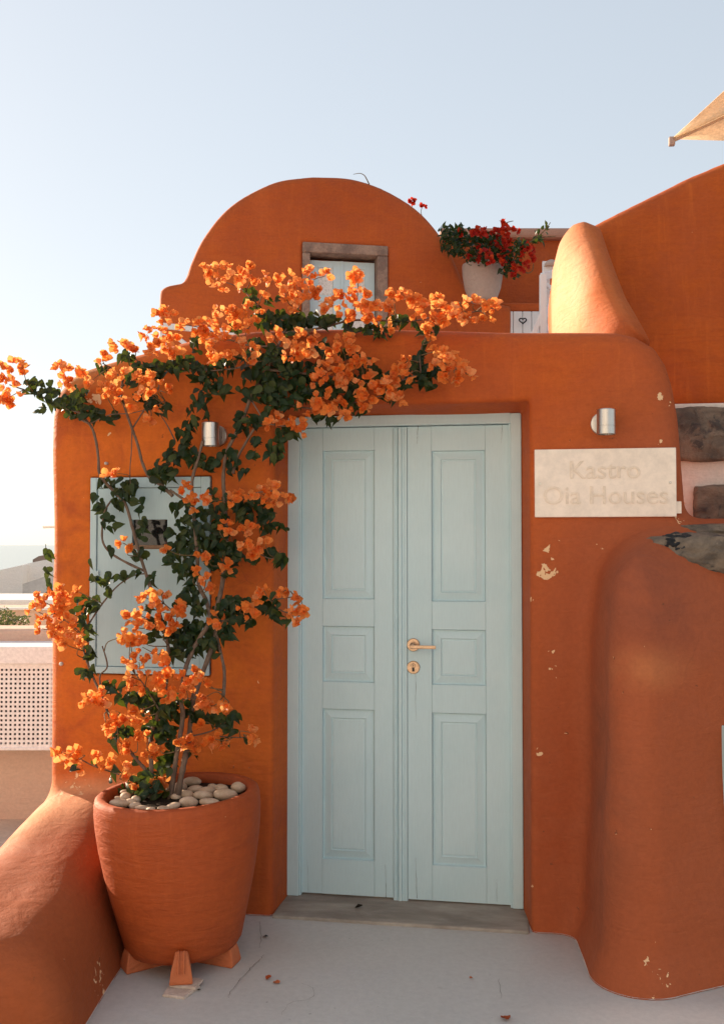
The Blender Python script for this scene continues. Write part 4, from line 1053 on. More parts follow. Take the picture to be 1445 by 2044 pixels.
BRANCH = [  # (points, radius start, radius end) in photograph pixels
 ([(303, 1612), (303, 1560), (302, 1510), (302, 1470), (318, 1420), (332, 1360), (336, 1290), (322, 1235), (305, 1185), (290, 1140), (276, 1095), (264, 1050), (250, 1005), (222, 975), (200, 948), (197, 915), (192, 880), (182, 850), (165, 838)], .010, .006),
 ([(338, 1600), (345, 1560), (354, 1500), (363, 1450), (365, 1420), (362, 1395), (372, 1330), (395, 1280), (418, 1240), (412, 1200), (398, 1170), (395, 1130), (390, 1060), (386, 1010), (384, 960), (396, 915), (405, 880)], .011, .007),
 ([(352, 1605), (360, 1560), (368, 1520), (378, 1470), (382, 1430), (386, 1395), (402, 1350), (420, 1302), (432, 1260), (428, 1228), (438, 1195), (446, 1150), (452, 1080), (450, 1010), (446, 965), (448, 930), (454, 900), (470, 868), (488, 830), (500, 795), (515, 765), (532, 738), (545, 715), (556, 690), (566, 665)], .013, .006),
 ([(310, 1590), (296, 1545), (278, 1522), (262, 1502), (240, 1470), (215, 1420), (205, 1390), (190, 1360), (176, 1325), (168, 1300)], .008, .004),
 ([(446, 1390), (448, 1340), (440, 1300), (432, 1262)], .008, .006),
 ([(290, 1140), (255, 1124), (222, 1104), (206, 1082), (205, 1050), (210, 1020), (222, 1000)], .006, .004),
 ([(345, 990), (322, 968), (300, 955), (285, 925), (276, 890), (264, 855), (250, 815), (243, 780), (248, 750)], .008, .005),
 ([(386, 1010), (350, 985), (340, 978)], .006, .005),
 ([(465, 945), (474, 915), (490, 885), (505, 860), (516, 848), (540, 830)], .007, .004),
 ([(264, 860), (263, 900), (260, 940), (262, 980)], .003, .002),
 ([(350, 880), (335, 850), (322, 830)], .004, .002),
 ([(180, 848), (160, 825), (130, 815), (100, 800), (70, 785), (40, 775), (20, 768)], .005, .003),
 ([(182, 845), (220, 828), (260, 825), (300, 815), (330, 800)], .003, .002),
 ([(248, 770), (230, 740), (205, 725)], .004, .002), ([(265, 855), (300, 800), (318, 770), (300, 745), (270, 715)], .004, .002),
 ([(566, 665), (540, 640), (505, 600), (480, 575), (440, 560)], .005, .002), ([(566, 665), (590, 630), (605, 590), (620, 560)], .005, .002),
 ([(556, 690), (500, 690), (440, 670), (400, 650)], .005, .002), ([(545, 715), (470, 735), (380, 740), (310, 725)], .005, .002),
 ([(566, 665), (640, 655), (700, 640), (770, 640), (830, 640), (880, 628), (930, 625), (985, 615)], .006, .002),
 ([(700, 640), (712, 600), (715, 560)], .004, .002),
 ([(532, 738), (600, 745), (680, 755), (750, 765), (800, 760), (840, 745), (880, 735), (920, 735)], .006, .002),
 ([(840, 745), (838, 710), (846, 680), (858, 655)], .003, .002), ([(515, 765), (560, 800), (620, 815), (700, 805), (760, 790)], .005, .002),
 ([(500, 795), (530, 840), (560, 850), (605, 850)], .004, .002), ([(430, 1240), (480, 1235), (530, 1205), (560, 1195), (598, 1190)], .005, .002),
 ([(540, 1205), (570, 1222), (608, 1225)], .003, .0015), ([(305, 1185), (340, 1215), (360, 1230)], .003, .002),
 ([(175, 1250), (205, 1205), (235, 1170), (265, 1150), (290, 1145)], .004, .003), ([(168, 1300), (165, 1270), (140, 1245), (110, 1225)], .004, .002),
 ([(268, 1555), (245, 1548), (215, 1538), (185, 1528), (160, 1515), (135, 1508)], .004, .002), ([(320, 1420), (290, 1370), (270, 1345)], .004, .002),
 ([(440, 1470), (480, 1472), (505, 1470)], .003, .0015), ([(378, 1470), (420, 1460), (455, 1440)], .004, .002), ([(452, 1080), (500, 1095), (540, 1115), (560, 1100)], .004, .002),
 ([(450, 1010), (490, 990), (540, 980), (580, 990)], .004, .002), ([(205, 1390), (200, 1350), (215, 1330), (205, 1290)], .004, .003),
]
BPTS = []
for i, (pts, r0, r1) in enumerate(BRANCH):
    o_ = rng.uniform(.025, .06); P = []
    for j, (x, y) in enumerate(pts):
        p = VP(x, y, o_ + rng.uniform(-.008, .008)); p.y = min(p.y, -.012) if (640 < y < 1560 and x > 108) else p.y
        if y > 1480: p = PY(x, y, -.46 + .01 * j)
        P.append(p)
    b_ = tube('branch', P, r0*.88, r1*.85, M_bark, vine, 5, 7, rng, .12)
    BPTS += catmull(P, 3)
BP = np.array([tuple(p) for p in BPTS])
twv, twf = [], []
def twig(to, r=.0018):
    d = np.linalg.norm(BP - np.array(to), axis=1); k = int(d.argmin()); a_ = Vector(BP[k])
    if d[k] < .02 or d[k] > .35: return
    m = a_.lerp(to, .5) + Vector((rng.uniform(-.02, .02), rng.uniform(-.03, 0), rng.uniform(-.02, .02)))
    v_, f_ = tube_geo(catmull([a_, m, to], 4), r*1.3, r*.7, 5); n = len(twv); twv.extend(v_); twf.extend([tuple(i+n for i in f) for f in f_])

FC = [  # flower clusters: x, y, half width, half height in photograph pixels
 (18,732,32,16),(30,748,24,14),(12,770,22,16),(48,742,10,10),(28,796,24,12),(8,800,10,8),
 (128,742,22,14),(150,752,24,20),(140,768,18,8),(178,765,12,8),
 (204,713,15,7),(238,692,22,12),(265,697,10,9),(312,668,28,14),(335,680,24,16),(318,690,26,14),(352,706,20,12),(300,702,18,8),(326,628,22,12),(352,636,24,12),(362,650,8,7),
 (232,752,16,10),(225,775,14,12),(205,778,14,10),(255,738,7,7),(278,754,9,8),(302,752,8,8),(288,762,8,6),(290,785,12,12),(315,773,12,8),(332,784,9,7),(255,805,22,9),(240,795,14,9),(296,838,8,5),(320,812,7,8),
 (418,548,18,16),(448,545,22,14),(478,552,20,12),(500,540,14,10),(520,556,20,12),(545,560,14,10),(442,576,16,7),(490,568,16,8),
 (576,552,7,8),(600,570,24,14),(628,545,16,12),(648,552,10,10),(640,575,16,14),(590,585,26,14),(620,595,28,14),(570,585,14,10),(590,612,14,8),
 (405,640,18,12),(438,630,26,16),(470,628,22,14),(500,620,16,14),(515,636,16,12),(455,648,30,12),(420,660,24,12),(395,672,12,7),(440,672,16,8),(500,650,14,8),
 (526,592,7,7),(425,692,14,9),(425,712,16,10),(450,680,7,7),(488,690,14,12),(500,702,14,10),(470,710,14,8),(508,716,7,7),(455,715,10,6),(548,668,12,9),
 (600,680,32,18),(610,702,26,16),(585,708,20,12),(622,672,14,12),
 (706,556,20,12),(715,545,8,8),(700,590,30,18),(728,600,22,16),(680,605,20,12),(662,612,24,14),(745,615,18,14),(720,622,26,12),(760,630,22,14),(690,632,14,10),(740,642,18,10),(780,610,14,12),(770,655,10,8),
 (785,590,14,9),(812,588,16,10),(822,595,14,12),(845,605,18,12),(870,600,16,10),(835,622,20,12),(865,625,22,12),(895,615,20,14),(880,640,18,8),(855,642,14,8),(905,632,14,8),(920,606,12,8),(945,608,9,8),(928,640,12,8),(940,632,6,5),(968,610,12,8),(990,616,10,10),(968,638,14,8),(845,662,8,6),(858,664,5,5),
 (650,700,10,8),(690,676,18,14),(682,692,14,12),(700,692,10,12),(660,722,16,12),(645,738,12,14),(672,735,14,10),(700,722,12,8),(685,752,14,10),(640,755,8,8),(660,765,16,8),
 (625,765,10,8),(718,725,12,10),(735,712,14,8),(705,768,14,12),(680,762,12,9),(740,755,12,10),
 (620,812,22,14),(640,800,18,12),(655,822,14,8),(680,812,16,12),(712,800,20,14),(735,790,16,14),(760,778,24,14),(775,770,14,12),(790,758,12,10),(752,768,14,8),(798,792,16,8),(785,800,10,6),(725,818,12,8),(690,830,8,6),
 (800,735,14,12),(790,740,10,9),(808,752,9,7),(812,715,6,7),(885,708,8,8),(900,720,18,14),(880,735,18,12),(918,735,18,12),(935,748,12,10),(890,752,14,10),(912,758,12,6),(868,700,6,6),
 (545,832,14,12),(540,845,8,7),(575,846,12,7),(598,848,12,7),(605,860,6,5),
 (372,985,18,14),(400,990,18,12),(418,1000,12,12),(380,1008,14,8),(470,985,9,14),(465,1005,9,9),(495,985,8,8),(520,985,14,10),(548,975,18,10),(560,995,18,10),(585,995,8,9),(540,1000,14,8),
 (452,1052,10,10),(460,1065,8,6),(482,1060,14,8),(500,1052,12,10),(485,1085,12,10),(510,1092,16,10),(530,1085,14,12),(500,1110,12,7),(405,1110,8,6),(418,1115,6,7),(455,1128,11,11),(392,1138,5,5),(412,1155,10,7),(424,1174,5,5),(246,1084,9,8),(256,1094,5,5),(332,1096,4,4),(215,952,9,8),(235,945,8,6),
 (112,1185,22,14),(130,1195,18,14),(95,1205,22,14),(120,1215,24,14),(75,1200,8,10),(62,1212,10,7),(100,1238,22,14),(130,1240,22,14),(85,1255,14,10),(120,1262,20,12),(150,1255,12,12),(160,1290,9,8),(146,1275,10,8),(130,1286,6,8),(158,1182,5,6),
 (286,1190,9,8),(306,1196,9,8),(290,1206,9,6),(302,1182,6,5),(327,1182,6,6),(325,1222,14,12),(345,1230,10,9),(330,1245,12,6),(358,1210,7,8),(365,1222,11,8),(352,1240,8,6),(258,1222,7,7),(274,1222,6,7),(250,1236,11,7),(288,1234,7,7),(272,1252,6,5),(246,1272,8,8),(262,1275,9,7),(262,1285,5,7),(280,1272,6,5),(300,1255,6,7),(343,1262,6,5),
 (430,1232,12,9),(438,1248,10,6),(512,1190,10,8),(528,1180,5,5),(484,1214,5,4),(495,1212,5,4),(503,1232,8,8),(565,1182,5,5),(580,1182,9,4),(598,1188,4,6),(592,1198,4,4),(580,1222,6,5),(590,1216,4,3),(607,1222,5,5),(596,1240,4,4),
 (285,1292,10,8),(262,1320,12,12),(278,1322,10,8),(305,1318,18,10),(320,1308,10,8),(335,1325,16,10),(290,1338,12,8),(318,1345,8,6),(262,1352,10,10),(268,1370,10,9),(292,1370,9,8),(312,1365,14,9),(335,1350,12,9),(330,1375,14,10),(360,1360,16,12),(352,1385,14,8),(372,1375,12,12),(380,1352,8,7),(385,1345,10,8),(405,1352,12,8),(412,1365,6,8),(335,1392,8,5),
 (178,1388,10,9),(170,1398,7,6),(208,1378,12,9),(198,1395,10,9),(205,1410,8,6),
 (230,1430,7,5),(212,1442,8,7),(250,1435,8,6),(268,1418,8,6),(290,1428,8,9),(270,1445,14,8),(235,1452,10,7),(215,1460,5,5),(258,1480,16,10),(262,1498,12,7),(275,1475,8,6),(320,1486,10,8),(302,1508,14,9),(310,1500,8,8),(295,1470,4,5),
 (398,1400,10,9),(415,1410,12,8),(410,1392,6,5),(440,1412,12,7),(455,1402,8,8),(405,1448,12,8),(385,1475,14,11),(362,1482,10,10),(405,1485,16,11),(428,1475,14,10),(395,1500,10,6),(440,1485,8,7),(370,1468,8,6),
 (320,1550,12,10),(312,1562,9,10),(325,1575,8,8),(500,1462,5,4),(507,1475,3,4),
 (120,1502,11,8),(145,1498,12,11),(160,1508,8,8),(130,1518,7,5),(168,1530,9,10),(195,1508,12,9),(215,1526,10,9),(225,1518,6,6),(250,1532,7,7),(253,1548,6,7),(270,1560,6,5)]
for (x, y, rx, ry) in FC:
    c = VP(x, y, -.045 + rng.uniform(-.05, .02)); k = ((c - CAM).dot(FWD)) / FPX
    small = rx < 8
    cluster(c, max(rx - 2, 3)*k*(.9 if y > 1280 else 1), max(ry - 1, 3)*k*(.9 if y > 1280 else 1), .0245 if small else .0265, .68 if y > 1280 else .85, 'flower_cluster', M_bract, vine)
    if rx < 16: twig(c)

LC = [  # leaf masses: x, y, half width, half height, number of leaves
 (62,770,16,18,12),(90,785,26,22,26),(115,800,22,18,18),(150,812,30,22,34),(160,790,16,20,14),(80,818,16,8,6),(185,825,16,12,10),(215,842,8,10,4),(200,832,40,8,8),
 (330,735,40,18,36),(300,740,20,18,16),(370,730,24,16,22),(250,712,14,10,6),(275,735,20,16,10),(285,800,30,20,16),(310,810,18,18,12),(262,765,18,14,8),(240,800,10,10,4),(330,820,10,10,5),(200,735,14,10,5),
 (395,750,22,20,16),(420,765,20,20,18),(440,775,18,18,12),(400,800,16,24,16),(380,835,14,24,16),(368,870,14,24,16),(395,690,14,16,10),(410,840,8,16,6),(440,740,24,14,14),(470,725,22,18,14),(500,740,20,14,10),
 (350,905,20,18,16),(340,930,18,14,14),(375,910,18,18,14),(395,920,18,16,14),(325,950,20,20,22),(415,930,14,14,8),(320,935,14,14,10),
 (510,610,20,18,10),(530,640,26,18,26),(560,640,30,18,34),(600,640,24,14,24),(630,640,22,16,24),(590,660,20,12,12),(500,590,10,14,6),(545,600,14,12,6),(478,650,18,14,8),(660,640,20,12,14),(700,652,18,10,10),(740,660,20,10,12),(765,660,16,12,10),(790,640,14,14,10),(805,640,12,10,6),
 (520,700,26,20,24),(550,720,30,22,34),(580,735,26,18,30),(520,750,30,20,28),(560,770,34,24,40),(600,775,24,22,30),(530,790,26,20,26),(490,780,14,20,10),(560,810,24,18,22),(640,690,16,12,10),(665,705,20,12,12),(700,710,18,12,10),(625,740,14,16,12),(690,770,30,18,32),(650,780,26,18,30),(720,770,24,14,20),(760,750,20,14,14),(730,735,18,12,12),(620,790,18,12,12),(690,800,24,14,16),(640,835,14,8,6),(665,838,12,8,6),(710,820,14,8,6),(775,790,16,12,8),(590,800,14,14,10),
 (835,730,16,24,20),(850,750,16,18,14),(830,760,20,14,12),(842,700,8,16,5),(855,772,10,14,5),(800,770,16,10,8),(870,745,12,10,6),
 (520,830,14,16,10),(500,850,14,14,8),(480,840,10,16,8),(470,860,10,14,6),(560,870,14,10,6),(590,868,8,12,3),(575,855,14,8,5),(515,885,14,6,6),(545,905,16,18,16),(560,895,12,18,10),(505,905,10,10,4),(460,900,14,14,8),(465,930,14,18,10),(430,920,10,14,6),(485,945,10,10,4),
 (235,968,20,14,14),(250,985,18,18,20),(235,1000,16,18,18),(205,965,8,8,4),(200,1015,14,16,12),(215,1040,16,12,10),(232,1055,12,12,6),(190,990,6,8,3),(266,960,12,16,6),(272,1000,10,24,8),(262,975,12,10,4),
 (285,1020,14,20,8),(282,1060,14,20,10),(298,1055,12,16,6),(270,1110,16,12,10),(290,1108,14,14,8),(218,1105,6,10,3),(342,955,12,10,6),(330,975,8,8,4),
 (352,1015,10,14,5),(410,1025,18,14,12),(385,1020,16,14,8),(425,990,8,16,4),(365,1045,14,20,14),(375,1075,16,18,16),(345,1065,10,16,6),(350,1100,16,18,14),(375,1110,18,18,18),(395,1060,14,20,14),(405,1090,16,16,12),(360,1140,14,16,12),(380,1150,16,14,12),(340,1125,10,12,5),
 (450,1000,12,16,8),(480,1010,16,16,16),(510,1010,18,12,16),(525,1030,18,14,16),(490,1030,18,14,14),(530,1055,12,12,8),(440,1030,14,14,12),(430,1060,18,18,20),(450,1090,20,20,24),(420,1090,16,16,14),(470,1100,18,16,16),(425,1120,16,16,14),(450,1140,14,14,10),(470,1130,10,10,5),(555,1050,12,6,4),(545,1105,14,10,8),(560,1120,10,12,6),(560,1130,10,6,3),(500,1120,14,8,6),(565,1055,8,5,2),
 (205,1165,14,10,6),(222,1160,14,16,8),(215,1190,10,12,5),(190,1150,8,8,4),(250,1155,10,8,4),(275,1148,14,8,6),(300,1160,12,12,6),(170,1205,18,14,14),(185,1215,14,18,12),(160,1225,16,16,14),(170,1240,16,14,12),(190,1200,12,10,6),
 (178,1265,10,14,7),(172,1285,10,14,7),(180,1310,8,16,5),(170,1345,12,14,6),(182,1340,8,12,4),(185,1130,6,5,2),(95,1110,8,14,5),(98,1150,8,20,8),(100,1170,8,12,4),
 (380,1190,20,16,20),(365,1200,14,14,10),(400,1215,16,16,14),(300,1215,10,8,4),(310,1250,16,12,10),(300,1270,12,14,8),(330,1270,16,14,12),(355,1270,18,16,16),(380,1260,18,18,20),(400,1255,14,14,10),(390,1285,18,18,20),(365,1300,16,14,14),(345,1310,12,10,6),(410,1290,16,16,14),(430,1275,16,14,12),(440,1215,14,18,12),(460,1200,16,14,14),(470,1225,18,18,18),(490,1240,16,12,12),(450,1255,14,12,10),(485,1205,14,12,10),(510,1215,14,12,12),(525,1205,12,14,10),(540,1225,12,10,8),(550,1200,10,12,5),(555,1235,8,10,3),(572,1240,6,8,2),(420,1250,14,14,10),(430,1300,10,14,6),(460,1265,12,8,5),
 (230,1372,18,10,8),(215,1370,8,6,3),(250,1395,18,10,10),(270,1395,14,12,8),(300,1395,18,14,16),(320,1400,18,14,16),(295,1415,16,12,12),(330,1420,20,18,20),(310,1440,18,16,16),(335,1450,16,16,14),(300,1460,14,12,8),(325,1475,14,14,10),(350,1430,12,14,8),(345,1490,10,16,8),(340,1515,12,16,10),(325,1525,14,14,12),(240,1465,12,12,8),(228,1480,8,10,4),(240,1430,12,8,4),(265,1460,14,8,6),
 (440,1440,16,14,12),(460,1450,16,14,14),(470,1435,10,14,6),(425,1430,10,10,4),(380,1500,12,10,6),(385,1440,10,12,5),(400,1430,10,12,5),(490,1478,5,5,1),(450,1480,6,6,2),(350,1400,12,10,6),(375,1420,8,14,4),
 (300,1560,20,20,26),(290,1580,18,16,24),(315,1585,16,16,18),(280,1560,14,12,8),(330,1545,10,14,6),(190,1525,5,6,2),(150,1530,5,6,2),(235,1540,6,7,2),(222,1550,5,8,2),(245,1575,5,12,2),(270,1520,6,10,2),(262,1570,6,6,2),
 (845,660,16,5,5),(825,650,10,5,4),(870,660,8,4,2)]
lpos = []
def px_mid(x, y): return x < 350 and 880 < y < 1300
for (x, y, rx, ry, n) in LC:
    for i in range(int(n * (.56 if px_mid(x, y) else .95) + .8)):
        a_, q = rng.uniform(0, 6.283), math.sqrt(rng.random())
        px, py = x + rx*q*math.cos(a_), y + ry*q*math.sin(a_)
        if 402 < px < 462 and 838 < py < 902: continue
        dep = rng.uniform(-.015, .06) * (1 if n > 5 else .5); yy = yoff(px, py) + dep + .02
        if 650 < py < 1560 and px > 110: yy = min(yy, -.012)
        p = PY(px, py, yy)
        if py > 1530: p = PY(px, py, -.42 + rng.uniform(-.09, .07))
        nrm = (Vector((rng.uniform(-.8, .8), -1, rng.uniform(-.3, .9)))).normalized()
        tip = Vector((rng.uniform(-.9, .9), rng.uniform(-.5, .1), rng.uniform(-1.2, .25))).normalized()
        tip = (tip - nrm * tip.dot(nrm)).normalized(); sd_ = nrm.cross(tip)
        M = Matrix((tip, sd_, nrm)).transposed().to_4x4()
        L = rng.uniform(.030, .054); lpos.append((p - tip * L * .5, M, L, rng.randrange(5), rng.random()))
# nearest, least covered leaves become pieces of their own
order = sorted(range(len(lpos)), key=lambda i: -lpos[i][2] + (lpos[i][0].y) * .12)
single = set(order[:300]); rest = Soup()
LME = []
for k, (V_, F_) in enumerate(LF):
    s = Soup(); s.add(V_, F_, Matrix.Identity(4), .0); LME.append(s.mesh('leaf')); LME[-1].materials.append(M_leaf)
for i, (p, M, L, k, t) in enumerate(lpos):
    Mx = Matrix.Translation(p) @ M @ Matrix.Scale(L, 4)
    if i in single:
        o = bpy.data.objects.new('leaf', LME[k]); COL.objects.link(o); o.parent = vine; o.matrix_parent_inverse = vine.matrix_basis.inverted()
        o.matrix_basis = Mx
    else:
        rest.add(*LF[k], Mx, t)
fo = link('foliage', rest.mesh('foliage'), M_leaf, vine); kind(fo, 'stuff')
if twv: kind(link('twigs', mesh('twigs', twv, twf), M_twig, vine, True), 'stuff')

# ------------------------------------------------------------------ red bougainvillea on the terrace
rb = thing('red_bougainvillea', PD(965, 530, 8.25), 'dark leafy bougainvillea with red flowers in the pale pot on the terrace', 'shrub')
s = Soup(); dd = 8.15
for (x, y, rx, ry, n) in ((905,480,26,28,150),(940,488,32,30,170),(975,495,28,26,110),(930,465,20,14,40),(1000,500,24,24,80),(1022,512,18,22,60),(1010,535,16,16,40),(1035,495,16,16,40),(885,460,10,12,16),(897,470,14,12,24),(985,470,20,10,26),(1048,492,12,6,12),(1025,550,6,10,8),(960,520,36,14,60),(1078,468,6,14,12),(1070,480,8,5,8),(1090,456,3,10,6)):
    for i in range(n):
        a_, q = rng.uniform(0, 6.283), math.sqrt(rng.random()); p = PD(x + rx*q*math.cos(a_), y + ry*q*math.sin(a_), dd + rng.uniform(-.22, .25))
        M = Matrix.Translation(p) @ basis(Vector((rng.uniform(-1, 1), rng.uniform(-1.3, .4), rng.uniform(-.6, 1))), rng.uniform(0, 6.28)) @ Matrix.Scale(rng.uniform(.035, .06), 4)
        s.add(*LF[rng.randrange(5)], M, rng.random())
kind(link('foliage', s.mesh('foliage'), M_leaf, rb), 'stuff')
for (x, y, rx, ry) in ((958,462,12,7),(972,466,10,10),(995,462,12,8),(1008,466,10,8),(1020,462,14,8),(985,478,10,10),(1015,482,14,9),(1000,485,8,8),(945,466,6,5),(1048,498,16,11),(1052,515,12,14),(1040,530,12,10),(1005,512,14,12),(1010,525,12,8),(998,520,10,8),(975,520,8,6),(947,515,14,6),(968,505,8,6),(1025,538,8,7),(958,492,4,4),(1006,445,3,3),(1030,545,8,6),(917,465,4,4)):
    c = PD(x, y, 8.0 + rng.uniform(-.1, .08)); cluster(c, rx*.0038, ry*.0038, .036, .9, 'flower_cluster', M_red, rb)
for pts in (((990, 470), (1003, 450), (1012, 444), (1024, 441)), ((1060, 482), (1076, 470), (1088, 458), (1098, 444)), ((1055, 484), (1080, 474), (1108, 472)), ((1040, 536), (1052, 545), (1062, 540), (1064, 525)), ((965, 525), (980, 490), (1010, 480)), ((960, 525), (940, 490), (900, 470))):
    tube('branch', [PD(x, y, 8.15) for x, y in pts], .006, .003, M_twig, rb, 4, 5)
fs_ = thing('red_flower_sprig', PD(830, 430, 9.6), 'red flower sprigs peeking over the right shoulder of the orange vault', 'flower')
for (x, y) in ((816, 402), (824, 400), (823, 406), (841, 411), (846, 415)): cluster(PD(x, y, 9.6), .012, .012, .03, .6, 'blossom', M_red, fs_)
for pts in (((822, 440), (822, 415), (824, 403)), ((846, 440), (840, 424), (843, 412))): tube('stem', [PD(x, y, 9.6) for x, y in pts], .004, .003, M_twig, fs_, 4, 5)

# ------------------------------------------------------------------ fallen petals and dirt on the floor
for i, (x, y, L, cc, lab) in enumerate(((530, 1870, .02, M_dark, 'dark curled petal on the floor right of the pot'), (536, 1953, .022, M_terra, 'dry red petal on the floor, left of a pair below the pot'), (552, 1960, .026, M_foot, 'dry brown petal on the floor, right of a pair below the pot'), (940, 1953, .014, M_foot, 'small dry petal on the floor before the right door leaf'), (1009, 2033, .034, M_terra, 'reddish petal on the floor at the lower picture edge'), (716, 1812, .03, M_soil, 'dark dried leaf on the stone threshold'), (398, 1975, .012, M_dark, 'tiny dark leaf scrap beside the broken tiles'))):
    p = PZ(x, y, .016 if y < 1830 else .004); s = Soup(); V_, F_ = BR[i % 4]
    s.add(V_, F_, Matrix.Translation(p) @ Matrix.Rotation(i*1.3, 4, 'Z') @ Matrix.Translation((-L/2, 0, 0)) @ Matrix.Scale(L, 4), .3)
    o = link('fallen_petal', s.mesh('fallen_petal'), cc); tag(o, lab, 'petal', 'fallen petals')
# ------------------------------------------------------------------ lane and village at the left
pw = sbox('side_wall', -260, 1256, 175, 1800, 6.3, .3, M_beige, None, .03, 3)
tag(pw, 'plain beige rendered wall at the left, behind the perforated cover', 'wall')
ac = thing('perforated_cover', PD(50, 1490, 6.0), 'white metal cover with square perforations fixed to the beige wall', 'cover')
M_cream = simple('cream_metal', (.88, .86, .85), (.86, .84, .83), 8, .5, .35, 0, .05)
def perf():
    d = 6.0; k = d / FPX; pit = 9.1 * k; hs_ = 4.4 * k; nx, nz = 27, 17
    x0, z0 = PD(-150, 1340, d), 0
    org = PD(-140, 1337, d); vs, fs = [], []
    xs, zs = [0], [0]
    for i in range(nx): xs += [.018 + i*pit, .018 + i*pit + hs_]
    xs.append(xs[-1] + .018)
    for i in range(nz): zs += [.03 + i*pit, .03 + i*pit + hs_]
    zs.append(zs[-1] + .028)
    ztop = PD(-140, 1325, d).z; th = .004
    P = lambda x, z, y: Vector((org.x, org.y, 0)) + RGT*x + FWD*y + Vector((0, 0, ztop - z))
    nX, nZ = len(xs), len(zs)
    for y in (0, th):
        for z in zs:
            for x in xs: vs.append(P(x, z, y))
    id_ = lambda i, j, l: l*nX*nZ + j*nX + i
    for j in range(nZ-1):
        for i in range(nX-1):
            hole = i % 2 == 1 and j % 2 == 1
            if hole:
                a_, b_, c, d_ = (i, j), (i+1, j), (i+1, j+1), (i, j+1)
                for (p, q) in ((a_, b_), (b_, c), (c, d_), (d_, a_)): fs.append((id_(*p, 0), id_(*q, 0), id_(*q, 1), id_(*p, 1)))
            else:
                fs.append((id_(i, j, 0), id_(i, j+1, 0), id_(i+1, j+1, 0), id_(i+1, j, 0))); fs.append((id_(i, j, 1), id_(i+1, j, 1), id_(i+1, j+1, 1), id_(i, j+1, 1)))
    return mesh('perforated_sheet', vs, fs), ztop - zs[-1], xs[-1]
pm, zbot, wid = perf(); link('perforated_sheet', pm, M_cream, ac)
sbox('top_slab', -150, 1291, 112, 1325, 5.97, .36, M_cream, ac, .006, 2)
sbox('side_panel', 100, 1326, 108, 1486, 6.004, .28, M_cream, ac, .002, 1)
sbox('bottom_tray', -150, 1492, 112, 1498, 5.98, .33, M_cream, ac, .003, 1)
sbox('back_panel', -150, 1326, 99, 1486, 6.2, .02, M_dark, ac, 0)
# rubble strip and ground below the beige wall
M_lane2 = M_lane
rbm = bmesh.new(); rr = random.Random(4)
for i in range(70):
    c = PD(rr.uniform(-60, 60), rr.uniform(1694, 1722), 5.9 + rr.uniform(-.1, .25)); r_ = rr.uniform(.012, .04)
    r__ = bmesh.ops.create_icosphere(rbm, subdivisions=1, radius=r_, matrix=Matrix.Translation(c) @ Matrix.Diagonal((rr.uniform(.7, 1.4), 1, rr.uniform(.5, .9), 1)))
    for v in r__['verts']: v.co += Vector((rr.uniform(-1, 1), rr.uniform(-1, 1), rr.uniform(-1, 1))) * r_ * .2
rub = link('rubble', from_bm('rubble', rbm), M_rock); kind(rub, 'stuff'); rub['label'] = 'strip of dark rubble at the foot of the beige wall'; rub['category'] = 'rubble'
# planter wall with shrub, white steps, white houses further down
pl = sbox('planter_wall', -260, 1212, 160, 1300, 9.0, .35, M_beige, None, .02, 2); tag(pl, 'low beige planter wall with white edge behind the beige side wall', 'wall')
sbox('white_edge', -262, 1213, 162, 1218, 8.97, .40, M_whitewash, pl, .008, 2)
pl2 = sbox('step_wall', -300, 1197, 170, 1260, 11.5, 1.4, M_whitewash, None, .02, 2); tag(pl2, 'long whitewashed step below the sloping white house', 'wall')
sh = thing('clipped_shrub', PD(20, 1262, 7.4), 'olive green rounded shrub in front of the planter wall at the left', 'shrub')
s = Soup()
for i in range(1500):
    a_, q = rng.uniform(0, 6.283), rng.random() ** .5; x, y = 8 + 52*q*math.cos(a_), 1246 + 27*q*math.sin(a_) + 7*math.sin(a_*5)*q
    p = PD(x, y, 7.4 + rng.uniform(-.2, .2)); M = Matrix.Translation(p) @ basis(Vector((rng.uniform(-1, 1), rng.uniform(-1.3, .4), rng.uniform(-.3, 1))), rng.uniform(0, 6.28)) @ Matrix.Scale(rng.uniform(.012, .026), 4)
    s.add(*LF[rng.randrange(5)], M, rng.random())
kind(link('foliage', s.mesh('foliage'), M_leaf2, sh), 'stuff')
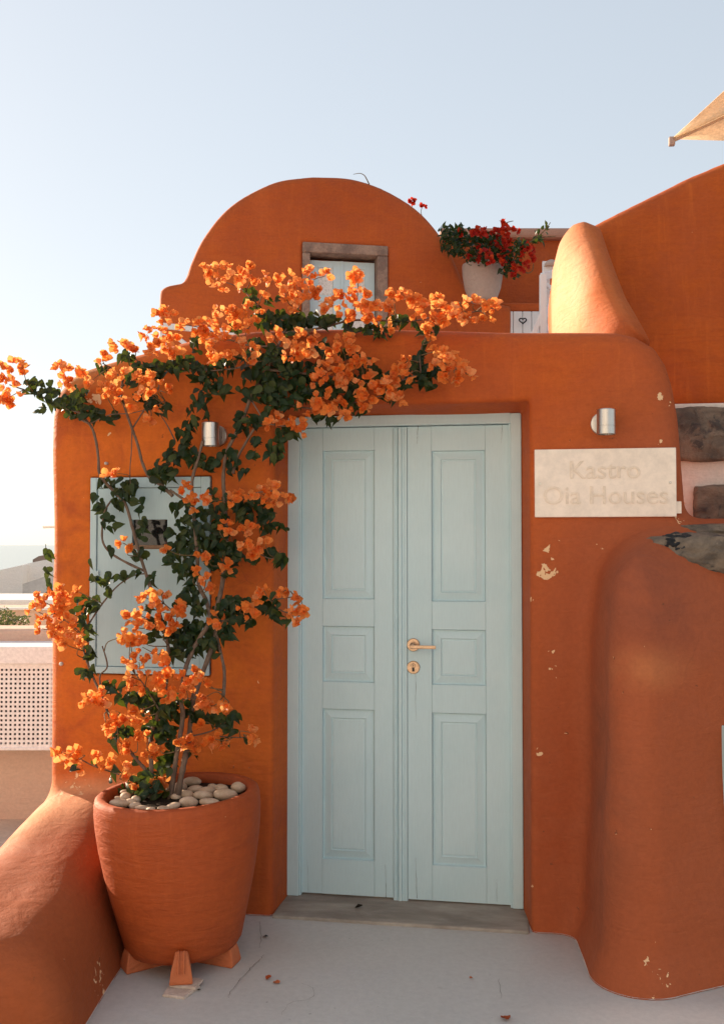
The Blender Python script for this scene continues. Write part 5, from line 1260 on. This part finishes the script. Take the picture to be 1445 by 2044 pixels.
for i in range(7): tube('stem', [PD(8 + (i-3)*3, 1275, 7.4), PD(8 + (i-3)*7, 1258, 7.4), PD(8 + (i-3)*13, 1240, 7.4)], .008, .004, M_twig, sh, 4, 5)
wh = thing('white_house', PD(40, 1200, 17), 'whitewashed sloping house roof below the terrace in front of the sea', 'house')
def slabq(name, pts, depth, th, mat, parent):
    """vertical slab with the outline pts (photograph pixels) at its own distance"""
    f_ = [PD(x, y, depth) for x, y in pts]; b_ = [p + FWD*th for p in f_]; n = len(pts)
    return link(name, mesh(name, f_ + b_, [tuple(range(n))[::-1], tuple(range(n, 2*n))] + [(i, (i+1) % n, n+(i+1) % n, n+i) for i in range(n)]), mat, parent)
slabq('wall', [(-120, 1160), (0, 1138), (45, 1128), (45, 1300), (-120, 1300)], 17, 2.5, M_whitewash, wh)
slabq('wall', [(46, 1127), (88, 1118), (170, 1112), (170, 1300), (46, 1300)], 17.3, 2.5, M_whitewash, wh)
slabq('stair_flank', [(45.5, 1166), (102, 1147), (170, 1140), (170, 1300), (45.5, 1300)], 15.5, 1.2, simple('grey_wash', (.50, .51, .52), (.44, .45, .46), 3, .85, .2), wh)
cp = thing('chapel', PD(92, 1120, 40), 'tiny dark chapel with dome and bell wall against the sea', 'chapel')
slabq('wall', [(66, 1135), (66, 1117), (78, 1110), (100, 1106), (140, 1106), (140, 1135)], 40, 4, simple('brown_wash', (.32, .24, .20), (.28, .21, .18), 3, .85, .2), cp)
c_ = PD(92, 1107, 40); lathe('dome', [(.055*40/20, 0), (.055*2, .12), (.09, .2), (.05, .26), (0, .28)], simple('faded_red', (.42, .22, .18), (.38, .2, .16), 3, .8, .2), cp, 20, Matrix.Translation(c_))
bar('cross', c_ + Vector((0, 0, .27)), c_ + Vector((0, 0, .42)), .02, .02, M_dark, cp, 0)
# drain spout on the far side of the gate wall, small hook
tag(bar('drain_spout', PD(88, 1052, 4.7), PD(118, 1051, 4.6), .012, .012, M_margin, None, .002), 'thin pale spout sticking out left of the entrance wall above the sea', 'spout')
